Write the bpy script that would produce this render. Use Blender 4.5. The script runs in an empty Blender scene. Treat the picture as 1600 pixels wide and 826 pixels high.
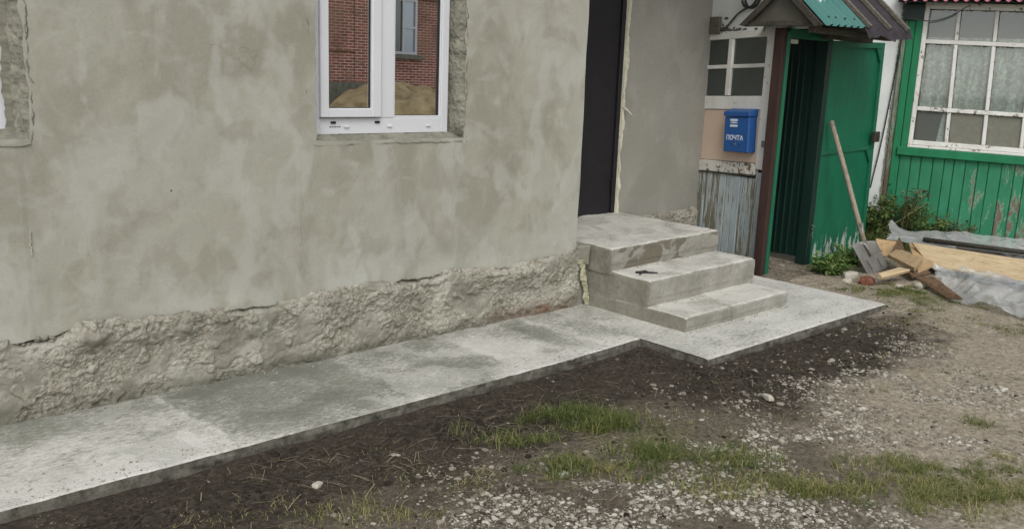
import bpy, bmesh, math, random
from mathutils import Vector, Matrix, noise

random.seed(7)
SC = bpy.context.scene
COL = SC.collection

# ------------------------------------------------------------------ camera
CAM_H = 1.5
cam_d = bpy.data.cameras.new('camera')
cam = bpy.data.objects.new('camera', cam_d)
COL.objects.link(cam)
R_ = Vector((0.73881, -0.67289, 0.03706))
D_ = Vector((-0.11456, -0.1796, -0.97705))
F_ = Vector((0.6641, 0.71761, -0.20978))
m3 = Matrix((R_, -D_, -F_)).transposed()
cam.matrix_world = Matrix.Translation((0, 0, CAM_H)) @ m3.to_4x4()
cam_d.sensor_width = 36.0
cam_d.lens = 36.0 * 1400.56 / 1600.0
cam_d.clip_start = 0.05
cam_d.clip_end = 1000.0
SC.camera = cam

# ------------------------------------------------------------------ world, sun, exposure
SUN_EL, SUN_AZ = math.radians(48), math.radians(220)     # azimuth from +Y towards +X
w = bpy.data.worlds.new('World')
SC.world = w
w.use_nodes = True
wt = w.node_tree
bg = wt.nodes['Background']
sky = wt.nodes.new('ShaderNodeTexSky')
sky.sky_type = 'NISHITA'
sky.sun_disc = False
sky.sun_elevation = SUN_EL
sky.sun_rotation = SUN_AZ
sky.dust_density = 1.5
hs = wt.nodes.new('ShaderNodeHueSaturation')              # overcast: the blue is washed out of the sky
hs.inputs['Saturation'].default_value = 0.22
wt.links.new(sky.outputs['Color'], hs.inputs['Color'])
wt.links.new(hs.outputs['Color'], bg.inputs['Color'])
bg.inputs['Strength'].default_value = 0.15
sd = bpy.data.lights.new('sun', 'SUN')
sd.energy = 0.7
sd.angle = math.radians(24)
sd.color = (1.0, 0.975, 0.94)
sun = bpy.data.objects.new('sun', sd)
COL.objects.link(sun)
sdir = Vector((math.sin(SUN_AZ) * math.cos(SUN_EL), math.cos(SUN_AZ) * math.cos(SUN_EL), math.sin(SUN_EL)))
sun.rotation_euler = sdir.to_track_quat('Z', 'Y').to_euler()
sun.location = (0, -5, 12)
SC.view_settings.view_transform = 'Standard'
SC.view_settings.look = 'None'
SC.view_settings.gamma = 1.0
SC.view_settings.exposure = 0.61


# ------------------------------------------------------------------ material helpers
def S(r, g, b):
    def f(c):
        c /= 255.0
        return c / 12.92 if c <= 0.04045 else ((c + 0.055) / 1.055) ** 2.4
    return (f(r), f(g), f(b), 1.0)


class NT:
    def __init__(self, name):
        self.m = bpy.data.materials.new(name)
        self.m.use_nodes = True
        self.t = self.m.node_tree
        self.b = self.t.nodes['Principled BSDF']
        self.out = self.t.nodes['Material Output']
        self._tc = None

    def n(self, kind, **kw):
        nd = self.t.nodes.new('ShaderNode' + kind)
        for k, v in kw.items():
            setattr(nd, k, v)
        return nd

    def set(self, sock, v):
        if isinstance(v, bpy.types.NodeSocket):
            self.t.links.new(v, sock)
        else:
            if isinstance(v, (tuple, list)) and len(v) == 3 and sock.type == 'RGBA':
                v = (*v, 1.0)
            sock.default_value = v

    def co(self, sc=(1, 1, 1), rnd=False):
        if self._tc is None:
            self._tc = self.n('TexCoord')
        v = self._tc.outputs['Object']
        if rnd:
            oi = self.n('ObjectInfo')
            ad = self.n('VectorMath', operation='MULTIPLY_ADD')
            cb = self.n('CombineXYZ')
            for i in range(3):
                self.set(cb.inputs[i], oi.outputs['Random'])
            self.t.links.new(cb.outputs[0], ad.inputs[0])
            ad.inputs[1].default_value = (17.3, 31.7, 53.1)
            self.t.links.new(v, ad.inputs[2])
            v = ad.outputs[0]
        mp = self.n('Mapping')
        mp.inputs['Scale'].default_value = sc
        self.t.links.new(v, mp.inputs['Vector'])
        return mp.outputs['Vector']

    def noise(self, scale, detail=4, rough=.55, dist=0, sc=(1, 1, 1), rnd=False):
        nd = self.n('TexNoise')
        self.t.links.new(self.co(sc, rnd), nd.inputs['Vector'])
        nd.inputs['Scale'].default_value = scale
        nd.inputs['Detail'].default_value = detail
        nd.inputs['Roughness'].default_value = rough
        nd.inputs['Distortion'].default_value = dist
        return nd.outputs['Fac']

    def vor(self, scale, feature='F1', out='Distance', sc=(1, 1, 1), rnd=False, smooth=None):
        nd = self.n('TexVoronoi', feature=feature)
        self.t.links.new(self.co(sc, rnd), nd.inputs['Vector'])
        nd.inputs['Scale'].default_value = scale
        if smooth is not None and 'Smoothness' in nd.inputs:
            nd.inputs['Smoothness'].default_value = smooth
        return nd.outputs[out]

    def attr(self, name):
        nd = self.n('Attribute')
        nd.attribute_name = name
        return nd.outputs['Fac']

    def rand(self):
        return self.n('ObjectInfo').outputs['Random']

    def ramp(self, fac, stops, interp='LINEAR'):
        nd = self.n('ValToRGB')
        cr = nd.color_ramp
        cr.interpolation = interp
        while len(cr.elements) < len(stops):
            cr.elements.new(0.5)
        for e, (p, c) in zip(cr.elements, stops):
            e.position = p
            e.color = c if len(c) == 4 else (*c, 1)
        self.set(nd.inputs['Fac'], fac)
        return nd.outputs['Color']

    def step(self, fac, a, b):
        nd = self.n('MapRange')
        self.set(nd.inputs['Value'], fac)
        nd.inputs['From Min'].default_value = a
        nd.inputs['From Max'].default_value = b
        return nd.outputs['Result']

    def mix(self, fac, a, b, mode='MIX'):
        nd = self.n('Mix', data_type='RGBA', blend_type=mode)
        self.set(nd.inputs[0], fac)
        self.set(nd.inputs[6], a)
        self.set(nd.inputs[7], b)
        return nd.outputs[2]

    def ma(self, op, a, b=0.0, clamp=False):
        nd = self.n('Math', operation=op, use_clamp=clamp)
        self.set(nd.inputs[0], a)
        self.set(nd.inputs[1], b)
        return nd.outputs[0]

    def bump(self, h, strength=.3, dist=.01, normal=None):
        nd = self.n('Bump')
        nd.inputs['Strength'].default_value = strength
        nd.inputs['Distance'].default_value = dist
        self.set(nd.inputs['Height'], h)
        if normal is not None:
            self.t.links.new(normal, nd.inputs['Normal'])
        return nd.outputs['Normal']

    def fin(self, col, rough=.8, normal=None, metal=0.0, spec=.35):
        self.set(self.b.inputs['Base Color'], col)
        self.set(self.b.inputs['Roughness'], rough)
        self.set(self.b.inputs['Metallic'], metal)
        self.set(self.b.inputs['Specular IOR Level'], spec)
        if normal is not None:
            self.t.links.new(normal, self.b.inputs['Normal'])
        return self.m


MAT = {}


def warp(k, amt, scale=6, detail=3, sc=(1, 1, 1)):
    wn = k.n('TexNoise'); k.t.links.new(k.co(), wn.inputs['Vector']); wn.inputs['Scale'].default_value = scale; wn.inputs['Detail'].default_value = detail
    sb = k.n('VectorMath', operation='SUBTRACT'); k.t.links.new(wn.outputs['Color'], sb.inputs[0]); sb.inputs[1].default_value = (.5, .5, .5)
    wv = k.n('VectorMath', operation='MULTIPLY_ADD'); k.t.links.new(sb.outputs[0], wv.inputs[0]); wv.inputs[1].default_value = (amt, amt, amt); k.t.links.new(k.co(sc), wv.inputs[2])
    return wv.outputs[0]


def m_plaster():
    """hand-floated cement: overlapping float strokes and damp patches with soft but real edges"""
    k = NT('plaster')
    c = k.ramp(k.noise(1.1, 3, .5, .3), [(.3, S(151, 148, 132)), (.5, S(162, 160, 145)), (.7, S(168, 167, 154))])

    def layer(c, scale, sc, lo, hi, tint, amt, rot=0.0, dist=.4):
        nd = k.n('TexNoise'); mp = k.n('Mapping'); mp.inputs['Scale'].default_value = sc; mp.inputs['Rotation'].default_value = (0, rot, 0)
        k.t.links.new(k.co(), mp.inputs['Vector']); k.t.links.new(mp.outputs[0], nd.inputs['Vector'])
        nd.inputs['Scale'].default_value = scale; nd.inputs['Detail'].default_value = 3.5; nd.inputs['Roughness'].default_value = .5; nd.inputs['Distortion'].default_value = dist
        return k.mix(k.ma('MULTIPLY', k.step(nd.outputs['Fac'], lo, hi), amt), c, tint)
    c = layer(c, 2.1, (1, 1, .8), .50, .60, S(132, 128, 112), .50)
    c = layer(c, 3.4, (1.2, 1, .8), .53, .60, S(178, 177, 167), .50, .3)
    c = layer(c, 4.6, (1.1, 1, .85), .55, .62, S(138, 134, 119), .42, -.2)
    c = layer(c, 7.0, (.8, 1, 1.2), .56, .66, S(174, 172, 162), .40, .9)
    c = layer(c, 8, (1, 1, .5), .58, .66, S(146, 142, 128), .35, .25)       # float strokes
    c = layer(c, 8, (1, 1, .45), .58, .64, S(170, 168, 156), .30, -.5)
    c = layer(c, 16, (1, 1, .3), .60, .66, S(172, 170, 160), .22, 1.2)
    fine = k.noise(90, 4, .7)
    c = k.mix(.08, c, k.ramp(fine, [(.3, (.08, .08, .07)), (.7, (.55, .54, .5))]))
    # hairline cracks, grit holes
    vd = k.n('TexVoronoi', feature='DISTANCE_TO_EDGE'); vd.inputs['Scale'].default_value = 1.5
    k.t.links.new(warp(k, .35, 4, 4), vd.inputs['Vector'])
    crack = k.step(vd.outputs['Distance'], .0045, .0015)
    c = k.mix(k.ma('MULTIPLY', k.ma('MULTIPLY', crack, k.step(k.noise(1.7, 2), .60, .66)), .30), c, S(104, 100, 86))
    sp = k.step(k.vor(9), .045, .03)
    c = k.mix(k.ma('MULTIPLY', sp, k.step(k.noise(2.3, 2), .50, .54)), c, S(66, 62, 54))
    sp2 = k.step(k.vor(34), .10, .06)
    c = k.mix(k.ma('MULTIPLY', k.ma('MULTIPLY', sp2, k.step(k.noise(5, 3), .54, .60)), .5), c, S(96, 91, 78))
    nb = k.bump(k.noise(7, 4, .5, .4), .30, .02)
    nb = k.bump(k.noise(22, 4, .6, .6, (1, 1, .5)), .14, .006, nb)
    nb = k.bump(fine, .14, .002, nb)
    return k.fin(c, .9, nb, spec=.2)


def m_plaster2():
    k = NT('smooth_plaster')
    n1 = k.noise(1.4, 4, .5, .3)
    c = k.ramp(n1, [(.3, S(140, 137, 126)), (.6, S(151, 148, 137)), (.75, S(160, 157, 147))])
    fine = k.noise(60, 4, .6)
    c = k.mix(.12, c, k.ramp(fine, [(.3, (.12, .12, .11)), (.7, (.5, .49, .46))]))
    c = k.mix(k.ma('MULTIPLY', k.step(k.noise(4.2, 3, .5, .4, (1, 1, .7)), .54, .62), .35), c, S(166, 163, 153))
    c = k.mix(k.ma('MULTIPLY', k.step(k.noise(2.6, 3, .5, .4, (1, 1, .8)), .54, .64), .35), c, S(134, 131, 120))
    sp = k.step(k.vor(6), .03, .018)
    c = k.mix(k.ma('MULTIPLY', sp, k.step(k.noise(3, 1), .52, .56)), c, S(70, 66, 58))
    return k.fin(c, .9, k.bump(k.noise(12, 4), .2, .01), spec=.2)


def m_rubble():
    k = NT('rubble_plinth')
    sm = k.attr('smooth_patch')
    n1 = k.noise(48, 6, .72, .5)
    c = k.ramp(n1, [(.28, S(96, 91, 78)), (.42, S(144, 139, 124)), (.56, S(170, 166, 152)), (.72, S(190, 187, 174))])
    c2 = k.ramp(k.noise(6, 4), [(.3, S(138, 134, 120)), (.7, S(160, 157, 143))])
    c = k.mix(sm, c, c2)
    big = k.noise(4.5, 4, .6, .4)
    c = k.mix(k.ma('MULTIPLY', k.step(big, .52, .62), .45), c, S(188, 185, 172))
    c = k.mix(k.ma('MULTIPLY', k.step(big, .46, .36), .45), c, S(112, 107, 93))
    gap = k.step(k.noise(34, 5, .75, .6), .40, .33)
    c = k.mix(k.ma('MULTIPLY', gap, .55), c, S(82, 76, 64))
    c = k.mix(k.attr('dark_foot'), c, k.mix(1, c, (.62, .62, .60, 1), 'MULTIPLY'))  # plinth gets darker towards the bottom
    c = k.mix(k.attr('red_brick'), c, S(118, 88, 66))
    nb = k.bump(k.noise(60, 6, .75), .75, .014)
    return k.fin(c, .95, nb, spec=.15)


def m_slab():
    k = NT('slab_concrete')
    a = k.noise(2.6, 6, .65, .8, (1, 1.3, 1))
    b = k.noise(34, 5, .75, .4, (.7, 1.5, 1))
    f = k.ma('ADD', k.ma('ADD', k.ma('MULTIPLY', a, .55), k.ma('MULTIPLY', b, .80)), k.ma('MULTIPLY', k.ma('SUBTRACT', k.attr('pale'), .5), .46))
    c = k.ramp(f, [(.44, S(116, 116, 106)), (.58, S(132, 132, 121)), (.68, S(152, 151, 140)), (.78, S(180, 178, 169)), (.92, S(202, 200, 192))])
    fl = k.step(k.noise(62, 5, .75, .3, (.55, 1.6, 1)), .54, .60)
    c = k.mix(k.ma('MULTIPLY', fl, k.ma('MULTIPLY', k.step(k.ma('ADD', a, k.ma('MULTIPLY', k.attr('pale'), .3)), .48, .70), .95)), c, S(200, 198, 190))
    vd = k.n('TexVoronoi', feature='SMOOTH_F1'); vd.inputs['Scale'].default_value = 3.0; vd.inputs['Smoothness'].default_value = .15
    k.t.links.new(warp(k, .5, 5, 5), vd.inputs['Vector'])
    sepv = k.n('SeparateColor'); k.set(sepv.inputs[0], vd.outputs['Color'])
    c = k.mix(k.ma('MULTIPLY', k.step(sepv.outputs[0], .55, .75), .24), c, S(128, 128, 117))
    c = k.mix(k.ma('MULTIPLY', k.step(sepv.outputs[1], .62, .72), .35), c, S(192, 190, 181))
    soil = k.step(k.noise(11, 5, .75, .4), .60, .70)
    c = k.mix(k.ma('MULTIPLY', soil, .28), c, S(104, 97, 84))
    sp = k.step(k.noise(85, 3, .6), .36, .31)
    c = k.mix(k.ma('MULTIPLY', sp, .6), c, S(92, 91, 82))
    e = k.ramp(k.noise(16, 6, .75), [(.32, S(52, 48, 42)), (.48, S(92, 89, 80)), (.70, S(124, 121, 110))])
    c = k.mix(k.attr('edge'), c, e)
    gr = k.noise(120, 3, .7)
    c = k.mix(.30, c, k.mix(1, c, k.ramp(gr, [(.35, (.55, .55, .53)), (.5, (1, 1, 1)), (.65, (1.35, 1.35, 1.34))]), 'MULTIPLY'))
    nb = k.bump(k.noise(40, 5, .75), .5, .008)
    return k.fin(c, .9, nb, spec=.2)


def m_step():
    k = NT('step_concrete')
    a = k.noise(4, 6, .65, .4, (1, 1, 1.4))
    b = k.noise(40, 4, .7)
    f = k.ma('ADD', k.ma('MULTIPLY', a, .75), k.ma('MULTIPLY', b, .30))
    c = k.ramp(f, [(.35, S(120, 117, 106)), (.52, S(146, 143, 133)), (.7, S(166, 163, 154))])
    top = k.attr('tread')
    ctop = k.ramp(f, [(.36, S(142, 139, 128)), (.45, S(174, 171, 160)), (.55, S(195, 192, 182)), (.70, S(206, 203, 194))])  # treads paler than fronts, the light from above painted in
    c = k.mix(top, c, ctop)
    st = k.step(k.noise(4.2, 3, .5, .4, (1, 1, 1.2)), .49, .52)
    c = k.mix(k.ma('MULTIPLY', k.attr('damp'), st), c, S(112, 107, 93))
    c = k.mix(k.attr('left_shade'), c, k.mix(1, c, (.78, .77, .72, 1), 'MULTIPLY'))  # left faces darkened: their shade is put into the colour
    sp = k.step(k.noise(44, 4, .75), .38, .33)
    c = k.mix(k.ma('MULTIPLY', sp, .7), c, S(96, 91, 80))
    nb = k.bump(k.noise(26, 6, .75), .5, .010)
    return k.fin(c, .9, nb, spec=.2)


def m_ground():
    k = NT('soil')
    d = k.attr('dark_soil'); t = k.attr('tan_soil'); g = k.attr('moss')
    n1 = k.noise(4.5, 7, .75, .5)
    n2 = k.noise(38, 6, .8)
    mid = k.ramp(n2, [(.3, S(66, 58, 49)), (.5, S(98, 90, 78)), (.7, S(130, 121, 107))])
    drk = k.ramp(n2, [(.3, S(42, 37, 32)), (.5, S(66, 59, 52)), (.7, S(94, 86, 76))])
    tan = k.ramp(n2, [(.30, S(94, 85, 72)), (.44, S(134, 124, 107)), (.56, S(162, 152, 134)), (.72, S(186, 178, 163))])
    jit = k.ma('MULTIPLY', k.ma('SUBTRACT', n1, .5), 1.8)
    c = k.mix(k.step(k.ma('ADD', t, jit), .2, .85), mid, tan)
    fk = k.step(k.noise(22, 5, .75, .3), .58, .66)
    c = k.mix(k.ma('MULTIPLY', fk, .55), c, S(70, 62, 50))
    lt = k.step(k.noise(27, 5, .75, .3), .60, .68)
    c = k.mix(k.ma('MULTIPLY', lt, k.ma('MULTIPLY', t, .6)), c, S(184, 176, 160))
    c = k.mix(k.step(k.ma('ADD', d, jit), .25, .75), c, drk)
    gr = k.ramp(n2, [(.3, S(62, 68, 40)), (.6, S(112, 112, 76))])
    c = k.mix(k.ma('MULTIPLY', k.step(k.ma('ADD', g, jit), .35, .8), .7), c, gr)
    peb = k.step(k.vor(60), .2, .12)
    c = k.mix(k.ma('MULTIPLY', k.ma('MULTIPLY', peb, k.step(k.noise(9, 3), .5, .62)), .55), c, S(176, 170, 156))
    nb = k.bump(k.noise(30, 6, .75), .6, .02)
    return k.fin(c, .97, nb, spec=.1)


def m_simple(name, col, rough=.6, var=.12, scale=20, spec=.4, metal=0, bump=.0, rnd=0.0, stretch=(1, 1, 1)):
    k = NT(name)
    n1 = k.noise(scale, 4, .6, 0, stretch, True)
    lo = tuple(c * (1 - var * 2) for c in col[:3]) + (1,)
    hi = tuple(min(1, c * (1 + var * 1.6)) for c in col[:3]) + (1,)
    c = k.ramp(n1, [(.3, lo), (.5, col), (.72, hi)])
    if rnd:
        f = k.rand()
        c = k.mix(f, k.mix(1, c, (1 - rnd, 1 - rnd, 1 - rnd, 1), 'MULTIPLY'), k.mix(1, c, (1 + rnd * .5, 1 + rnd * .5, 1 + rnd * .5, 1), 'MULTIPLY'))
    nb = k.bump(k.noise(scale * 3, 4, .6, 0, stretch, True), bump, .004) if bump else None
    return k.fin(c, rough, nb, metal, spec)


def m_peel(name, paint, paint2, bare, bare2, lo, hi, stretch=(1, 1, .22), scale=7, bottom=None, rough=.65, rnd=.10):
    """paint flaked off in drawn-out patches; bottom = (z0, z1) more bare wood towards z0"""
    k = NT(name)
    n = k.noise(scale, 8, .72, .5, stretch, True)
    pn = k.noise(9, 4, .6, 0, (1, 1, .5), True)
    pc = k.ramp(pn, [(.3, paint2), (.65, paint)])
    bc = k.ramp(k.noise(30, 4, .6, 0, (1.6, 1.6, .1), True), [(.3, bare2), (.7, bare)])
    f = n
    if bottom:
        sx = k.n('SeparateXYZ'); k.set(sx.inputs[0], k.co())
        f = k.ma('ADD', n, k.ma('MULTIPLY', k.step(sx.outputs[2], bottom[1], bottom[0]), bottom[2]))
    f = k.ma('ADD', f, k.ma('MULTIPLY', k.ma('SUBTRACT', k.rand(), .5), rnd))
    msk = k.step(f, lo, hi)
    c = k.mix(msk, pc, bc)
    rim = k.ma('MULTIPLY', k.step(f, lo - .03, lo), k.ma('SUBTRACT', 1.0, msk))
    c = k.mix(k.ma('MULTIPLY', rim, .35), c, S(206, 206, 194))
    nb = k.bump(k.ma('SUBTRACT', 1.0, msk), .5, .002)
    nb = k.bump(k.noise(40, 3, .5, 0, (2, 2, .08), True), .2, .003, nb)
    return k.fin(c, rough, nb, spec=.3)


def m_glass(name, refl, tint=(.012, .016, .016, 1), rough=.0, transp=0.0):
    k = NT(name)
    gl = k.n('BsdfGlossy'); gl.inputs['Roughness'].default_value = rough
    gl.inputs['Color'].default_value = (.95, .97, .96, 1)
    df = k.n('BsdfDiffuse'); df.inputs['Color'].default_value = tint
    base = df.outputs[0]
    if transp:
        tr = k.n('BsdfTransparent'); tr.inputs['Color'].default_value = (.86, .9, .88, 1)
        mx = k.n('MixShader'); mx.inputs[0].default_value = transp
        k.t.links.new(df.outputs[0], mx.inputs[1]); k.t.links.new(tr.outputs[0], mx.inputs[2])
        base = mx.outputs[0]
    fr = k.n('LayerWeight'); fr.inputs['Blend'].default_value = .35
    fac = k.ma('ADD', refl, k.ma('MULTIPLY', fr.outputs['Facing'], .25), True)
    mx2 = k.n('MixShader'); k.set(mx2.inputs[0], fac)
    k.t.links.new(base, mx2.inputs[1]); k.t.links.new(gl.outputs[0], mx2.inputs[2])
    k.t.links.new(mx2.outputs[0], k.out.inputs['Surface'])
    return k.m


def m_brick():
    k = NT('red_brick_wall')
    tc = k.n('TexCoord')
    sx = k.n('SeparateXYZ'); k.t.links.new(tc.outputs['Object'], sx.inputs[0])
    cb = k.n('CombineXYZ')
    k.t.links.new(k.ma('ADD', sx.outputs[0], sx.outputs[1]), cb.inputs[0]); k.t.links.new(sx.outputs[2], cb.inputs[1])
    br = k.n('TexBrick')
    k.t.links.new(cb.outputs[0], br.inputs['Vector'])
    br.inputs['Scale'].default_value = 1
    br.inputs['Brick Width'].default_value = .21
    br.inputs['Row Height'].default_value = .060
    br.inputs['Mortar Size'].default_value = .009
    br.inputs['Mortar Smooth'].default_value = .2
    br.inputs['Color1'].default_value = S(178, 104, 86)
    br.inputs['Color2'].default_value = S(136, 76, 66)
    br.inputs['Mortar'].default_value = S(222, 202, 190)
    big = k.noise(.9, 4, .6)
    c = k.mix(k.step(big, .42, .58), br.outputs['Color'], k.mix(.6, br.outputs['Color'], S(150, 118, 98)))
    c = k.mix(k.ma('MULTIPLY', k.step(k.noise(5, 5, .7), .5, .62), .45), c, S(150, 118, 96))
    c = k.mix(k.ma('MULTIPLY', k.step(k.noise(2.2, 5, .7), .52, .62), .4), c, S(110, 78, 64))
    return k.fin(c, .9, k.bump(br.outputs['Fac'], -.5, .01), spec=.2)


def m_leaf(name, lo, mid, hi, translucent=True):
    k = NT(name)
    c = k.ramp(k.attr('rnd'), [(0, lo), (.5, mid), (1, hi)])
    k.fin(c, .6, None, spec=.25)
    if translucent:
        tr = k.n('BsdfTranslucent'); k.set(tr.inputs['Color'], c)
        mx = k.n('MixShader'); mx.inputs[0].default_value = .3
        k.t.links.new(k.b.outputs[0], mx.inputs[1]); k.t.links.new(tr.outputs[0], mx.inputs[2])
        k.t.links.new(mx.outputs[0], k.out.inputs['Surface'])
    return k.m


def m_film():
    k = NT('plastic_film')
    c = k.ramp(k.noise(5, 4, .6, .5), [(.3, S(178, 180, 178)), (.7, S(214, 215, 212))])
    k.fin(c, .12, k.bump(k.noise(14, 3, .6, 1.5, (1, 1, 1)), .25, .01), spec=.9)
    tr = k.n('BsdfTransparent'); tr.inputs['Color'].default_value = (.92, .94, .95, 1)
    mx = k.n('MixShader'); mx.inputs[0].default_value = .55
    k.t.links.new(k.b.outputs[0], mx.inputs[1]); k.t.links.new(tr.outputs[0], mx.inputs[2])
    k.t.links.new(mx.outputs[0], k.out.inputs['Surface'])
    return k.m


def m_lace():
    k = NT('lace_curtain')
    n = k.noise(14, 4, .6, .8, (1, 1, .35))
    c = k.ramp(n, [(.35, S(184, 187, 180)), (.6, S(224, 226, 220))])
    k.fin(c, .9, None, spec=.1)
    tr = k.n('BsdfTransparent')
    mx = k.n('MixShader')
    k.set(mx.inputs[0], k.ma('MULTIPLY', k.step(k.noise(26, 3, .6, .6), .62, .42), .42))
    k.t.links.new(k.b.outputs[0], mx.inputs[1]); k.t.links.new(tr.outputs[0], mx.inputs[2])
    k.t.links.new(mx.outputs[0], k.out.inputs['Surface'])
    return k.m


def m_wood(name, lo, mid, hi, rough=.75, ax=0):
    k = NT(name)
    g = k.noise(5, 5, .6, 1.0, ((.8, 9, 9), (9, .8, 9), (9, 9, .8))[ax], True)
    c = k.ramp(g, [(.3, lo), (.5, mid), (.72, hi)])
    c = k.mix(.25, c, k.ramp(k.noise(60, 3, .6, 0, ((.1, 3, 3), (3, .1, 3), (3, 3, .1))[ax], True), [(.35, lo), (.65, hi)]))
    c = k.mix(k.ma('MULTIPLY', k.step(k.noise(7, 5, .7, .4, (1, 1, 1), True), .54, .68), .5), c, lo)
    c = k.mix(k.ma('MULTIPLY', k.step(k.noise(40, 4, .7, .4, (1, 1, 1), True), .62, .68), .5), c, S(90, 78, 60))
    return k.fin(c, rough, k.bump(g, .2, .003), spec=.25)


MAT['plaster'] = m_plaster()
MAT['plaster2'] = m_plaster2()
MAT['rubble'] = m_rubble()
MAT['slab'] = m_slab()
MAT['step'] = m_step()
MAT['soil'] = m_ground()
MAT['pvc'] = m_simple('white_plastic', S(208, 209, 211), .35, .015, 6, .45)
MAT['gasket'] = m_simple('black_rubber', (.012, .012, .013, 1), .6, .1, 20)
MAT['mirror'] = m_glass('window_glass', .80)
MAT['door'] = m_simple('dark_door_paint', S(34, 32, 35), .55, .1, 14, .35, bump=.08)
MAT['foam'] = m_simple('mounting_foam', S(200, 196, 174), .9, .08, 30, .2, bump=.6)
MAT['foam_yellow'] = m_simple('old_foam', S(168, 164, 136), .9, .1, 30, .2, bump=.7)
MAT['mortar'] = m_simple('rough_mortar', S(128, 126, 113), .95, .16, 12, .15, bump=.6)
MAT['pale_mortar'] = m_simple('pale_mortar', S(170, 167, 153), .95, .08, 12, .15, bump=.3)
MAT['whitewash'] = m_simple('whitewash', S(218, 221, 216), .9, .07, 3, .2, bump=.2)
MAT['white_peel'] = m_peel('white_peeling_paint', S(224, 223, 216), S(208, 207, 199), S(128, 116, 98), S(84, 74, 62), .60, .625, (1, 1, 1), 22)
MAT['rail_peel'] = m_peel('white_flaking_paint', S(220, 218, 210), S(204, 200, 190), S(126, 106, 84), S(88, 74, 58), .50, .53, (1, 1, 1), 14)
MAT['plank_blue'] = m_peel('grey_blue_flaking_paint', S(168, 179, 182), S(142, 154, 156), S(130, 127, 108), S(98, 96, 80), .50, .55, (1.6, 1.6, .16), 9)
MAT['panel'] = m_simple('beige_board', S(206, 184, 164), .7, .04, 3, .3)
MAT['pane_dark'] = m_glass('dusty_dark_glass', .08, S(48, 57, 54), .10)
MAT['blue'] = m_simple('blue_paint', S(34, 84, 146), .45, .05, 12, .45)
MAT['print'] = m_simple('white_print', S(214, 220, 228), .6, .02, 20, .3)
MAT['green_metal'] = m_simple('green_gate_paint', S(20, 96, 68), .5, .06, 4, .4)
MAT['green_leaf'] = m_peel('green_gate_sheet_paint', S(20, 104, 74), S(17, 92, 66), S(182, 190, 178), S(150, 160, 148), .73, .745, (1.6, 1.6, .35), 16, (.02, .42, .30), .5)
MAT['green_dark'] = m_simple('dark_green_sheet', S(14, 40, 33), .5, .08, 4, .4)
MAT['brown_red'] = m_simple('red_brown_primer', S(60, 44, 39), .7, .15, 14, .25, bump=.1, stretch=(1, 1, .2))
MAT['teal'] = m_simple('teal_sheet_paint', S(64, 116, 108), .5, .06, 6, .4, stretch=(1, .3, .3))
MAT['felt'] = m_simple('dark_roof_felt', S(58, 54, 57), .9, .14, 14, .2, bump=.35)
MAT['old_board'] = m_wood('weathered_board', S(66, 62, 54), S(98, 93, 82), S(124, 118, 106))
MAT['dark_board'] = m_wood('dark_weathered_board', S(40, 38, 34), S(66, 62, 54), S(96, 90, 80))
MAT['gable'] = m_simple('grey_gable_board', S(92, 90, 80), .8, .08, 5, .25)
MAT['green_wall'] = m_peel('green_peeling_paint', S(52, 130, 94), S(40, 114, 80), S(122, 110, 94), S(92, 84, 72), .66, .675, (1.3, 1.3, .38), 7, (.0, .65, .15), rnd=.20)
MAT['green_trim'] = m_peel('green_trim_paint', S(34, 124, 82), S(30, 108, 72), S(112, 98, 76), S(90, 80, 62), .73, .75, (1.5, 1.5, .2), 8)
MAT['worn_strip'] = m_peel('worn_green_strip', S(30, 100, 66), S(40, 92, 64), S(104, 92, 72), S(84, 74, 58), .38, .52, (1.5, 1.5, .2), 8)
MAT['pink'] = m_simple('raspberry_sheet', S(190, 106, 126), .5, .06, 6, .4)
MAT['lace'] = m_lace()
MAT['pane_clear'] = m_glass('old_window_glass', .05, S(180, 183, 176), .03, .86)
MAT['pane_cloud'] = m_glass('cloudy_window_glass', .06, S(150, 146, 132), .08, .55)
MAT['room'] = m_simple('dark_room', S(60, 64, 58), .9, .1, 2, .1)
MAT['film'] = m_film()
MAT['wood_pale'] = m_wood('fresh_sawn_wood', S(172, 148, 110), S(200, 176, 138), S(216, 196, 162))
MAT['wood_pale_y'] = m_wood('fresh_sawn_plank', S(160, 138, 104), S(190, 168, 132), S(208, 190, 158), ax=1)
MAT['old_board_y'] = m_wood('weathered_slat', S(66, 62, 54), S(98, 93, 82), S(124, 118, 106), ax=1)
MAT['wood_tan'] = m_wood('tan_plywood', S(148, 120, 86), S(172, 144, 106), S(190, 164, 126))
MAT['wood_mid'] = m_wood('grey_tan_wood', S(134, 112, 82), S(166, 142, 108), S(186, 164, 130))
MAT['wood_brown'] = m_wood('brown_wet_wood', S(70, 54, 40), S(104, 82, 62), S(130, 106, 82))
MAT['handle'] = m_wood('grey_handle_wood', S(116, 106, 92), S(148, 136, 120), S(170, 160, 144))
MAT['steel'] = m_simple('dull_steel', S(128, 126, 120), .5, .14, 10, .5, .35, bump=.1)
MAT['rust'] = m_simple('dark_iron', S(66, 62, 54), .6, .2, 20, .4, .4)
MAT['cable'] = m_simple('black_cable', (.02, .02, .02, 1), .5, .1, 20)
MAT['cable_grey'] = m_simple('grey_cable', S(70, 72, 70), .6, .1, 20)
MAT['brick'] = m_brick()
MAT['pane_blue'] = m_glass('curtained_glass', .12, S(138, 152, 168), .05)
MAT['brick_loose'] = m_simple('broken_brick', S(116, 76, 62), .95, .2, 18, .15, bump=.5)
MAT['stone'] = m_simple('limestone', S(180, 174, 160), .95, .12, 9, .2, bump=.4, rnd=.15)
MAT['sand'] = m_simple('sand', S(172, 152, 116), .97, .22, 3, .1, bump=.4)
MAT['grass'] = m_leaf('grass_blades', S(80, 98, 48), S(122, 128, 72), S(172, 158, 112))
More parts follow.
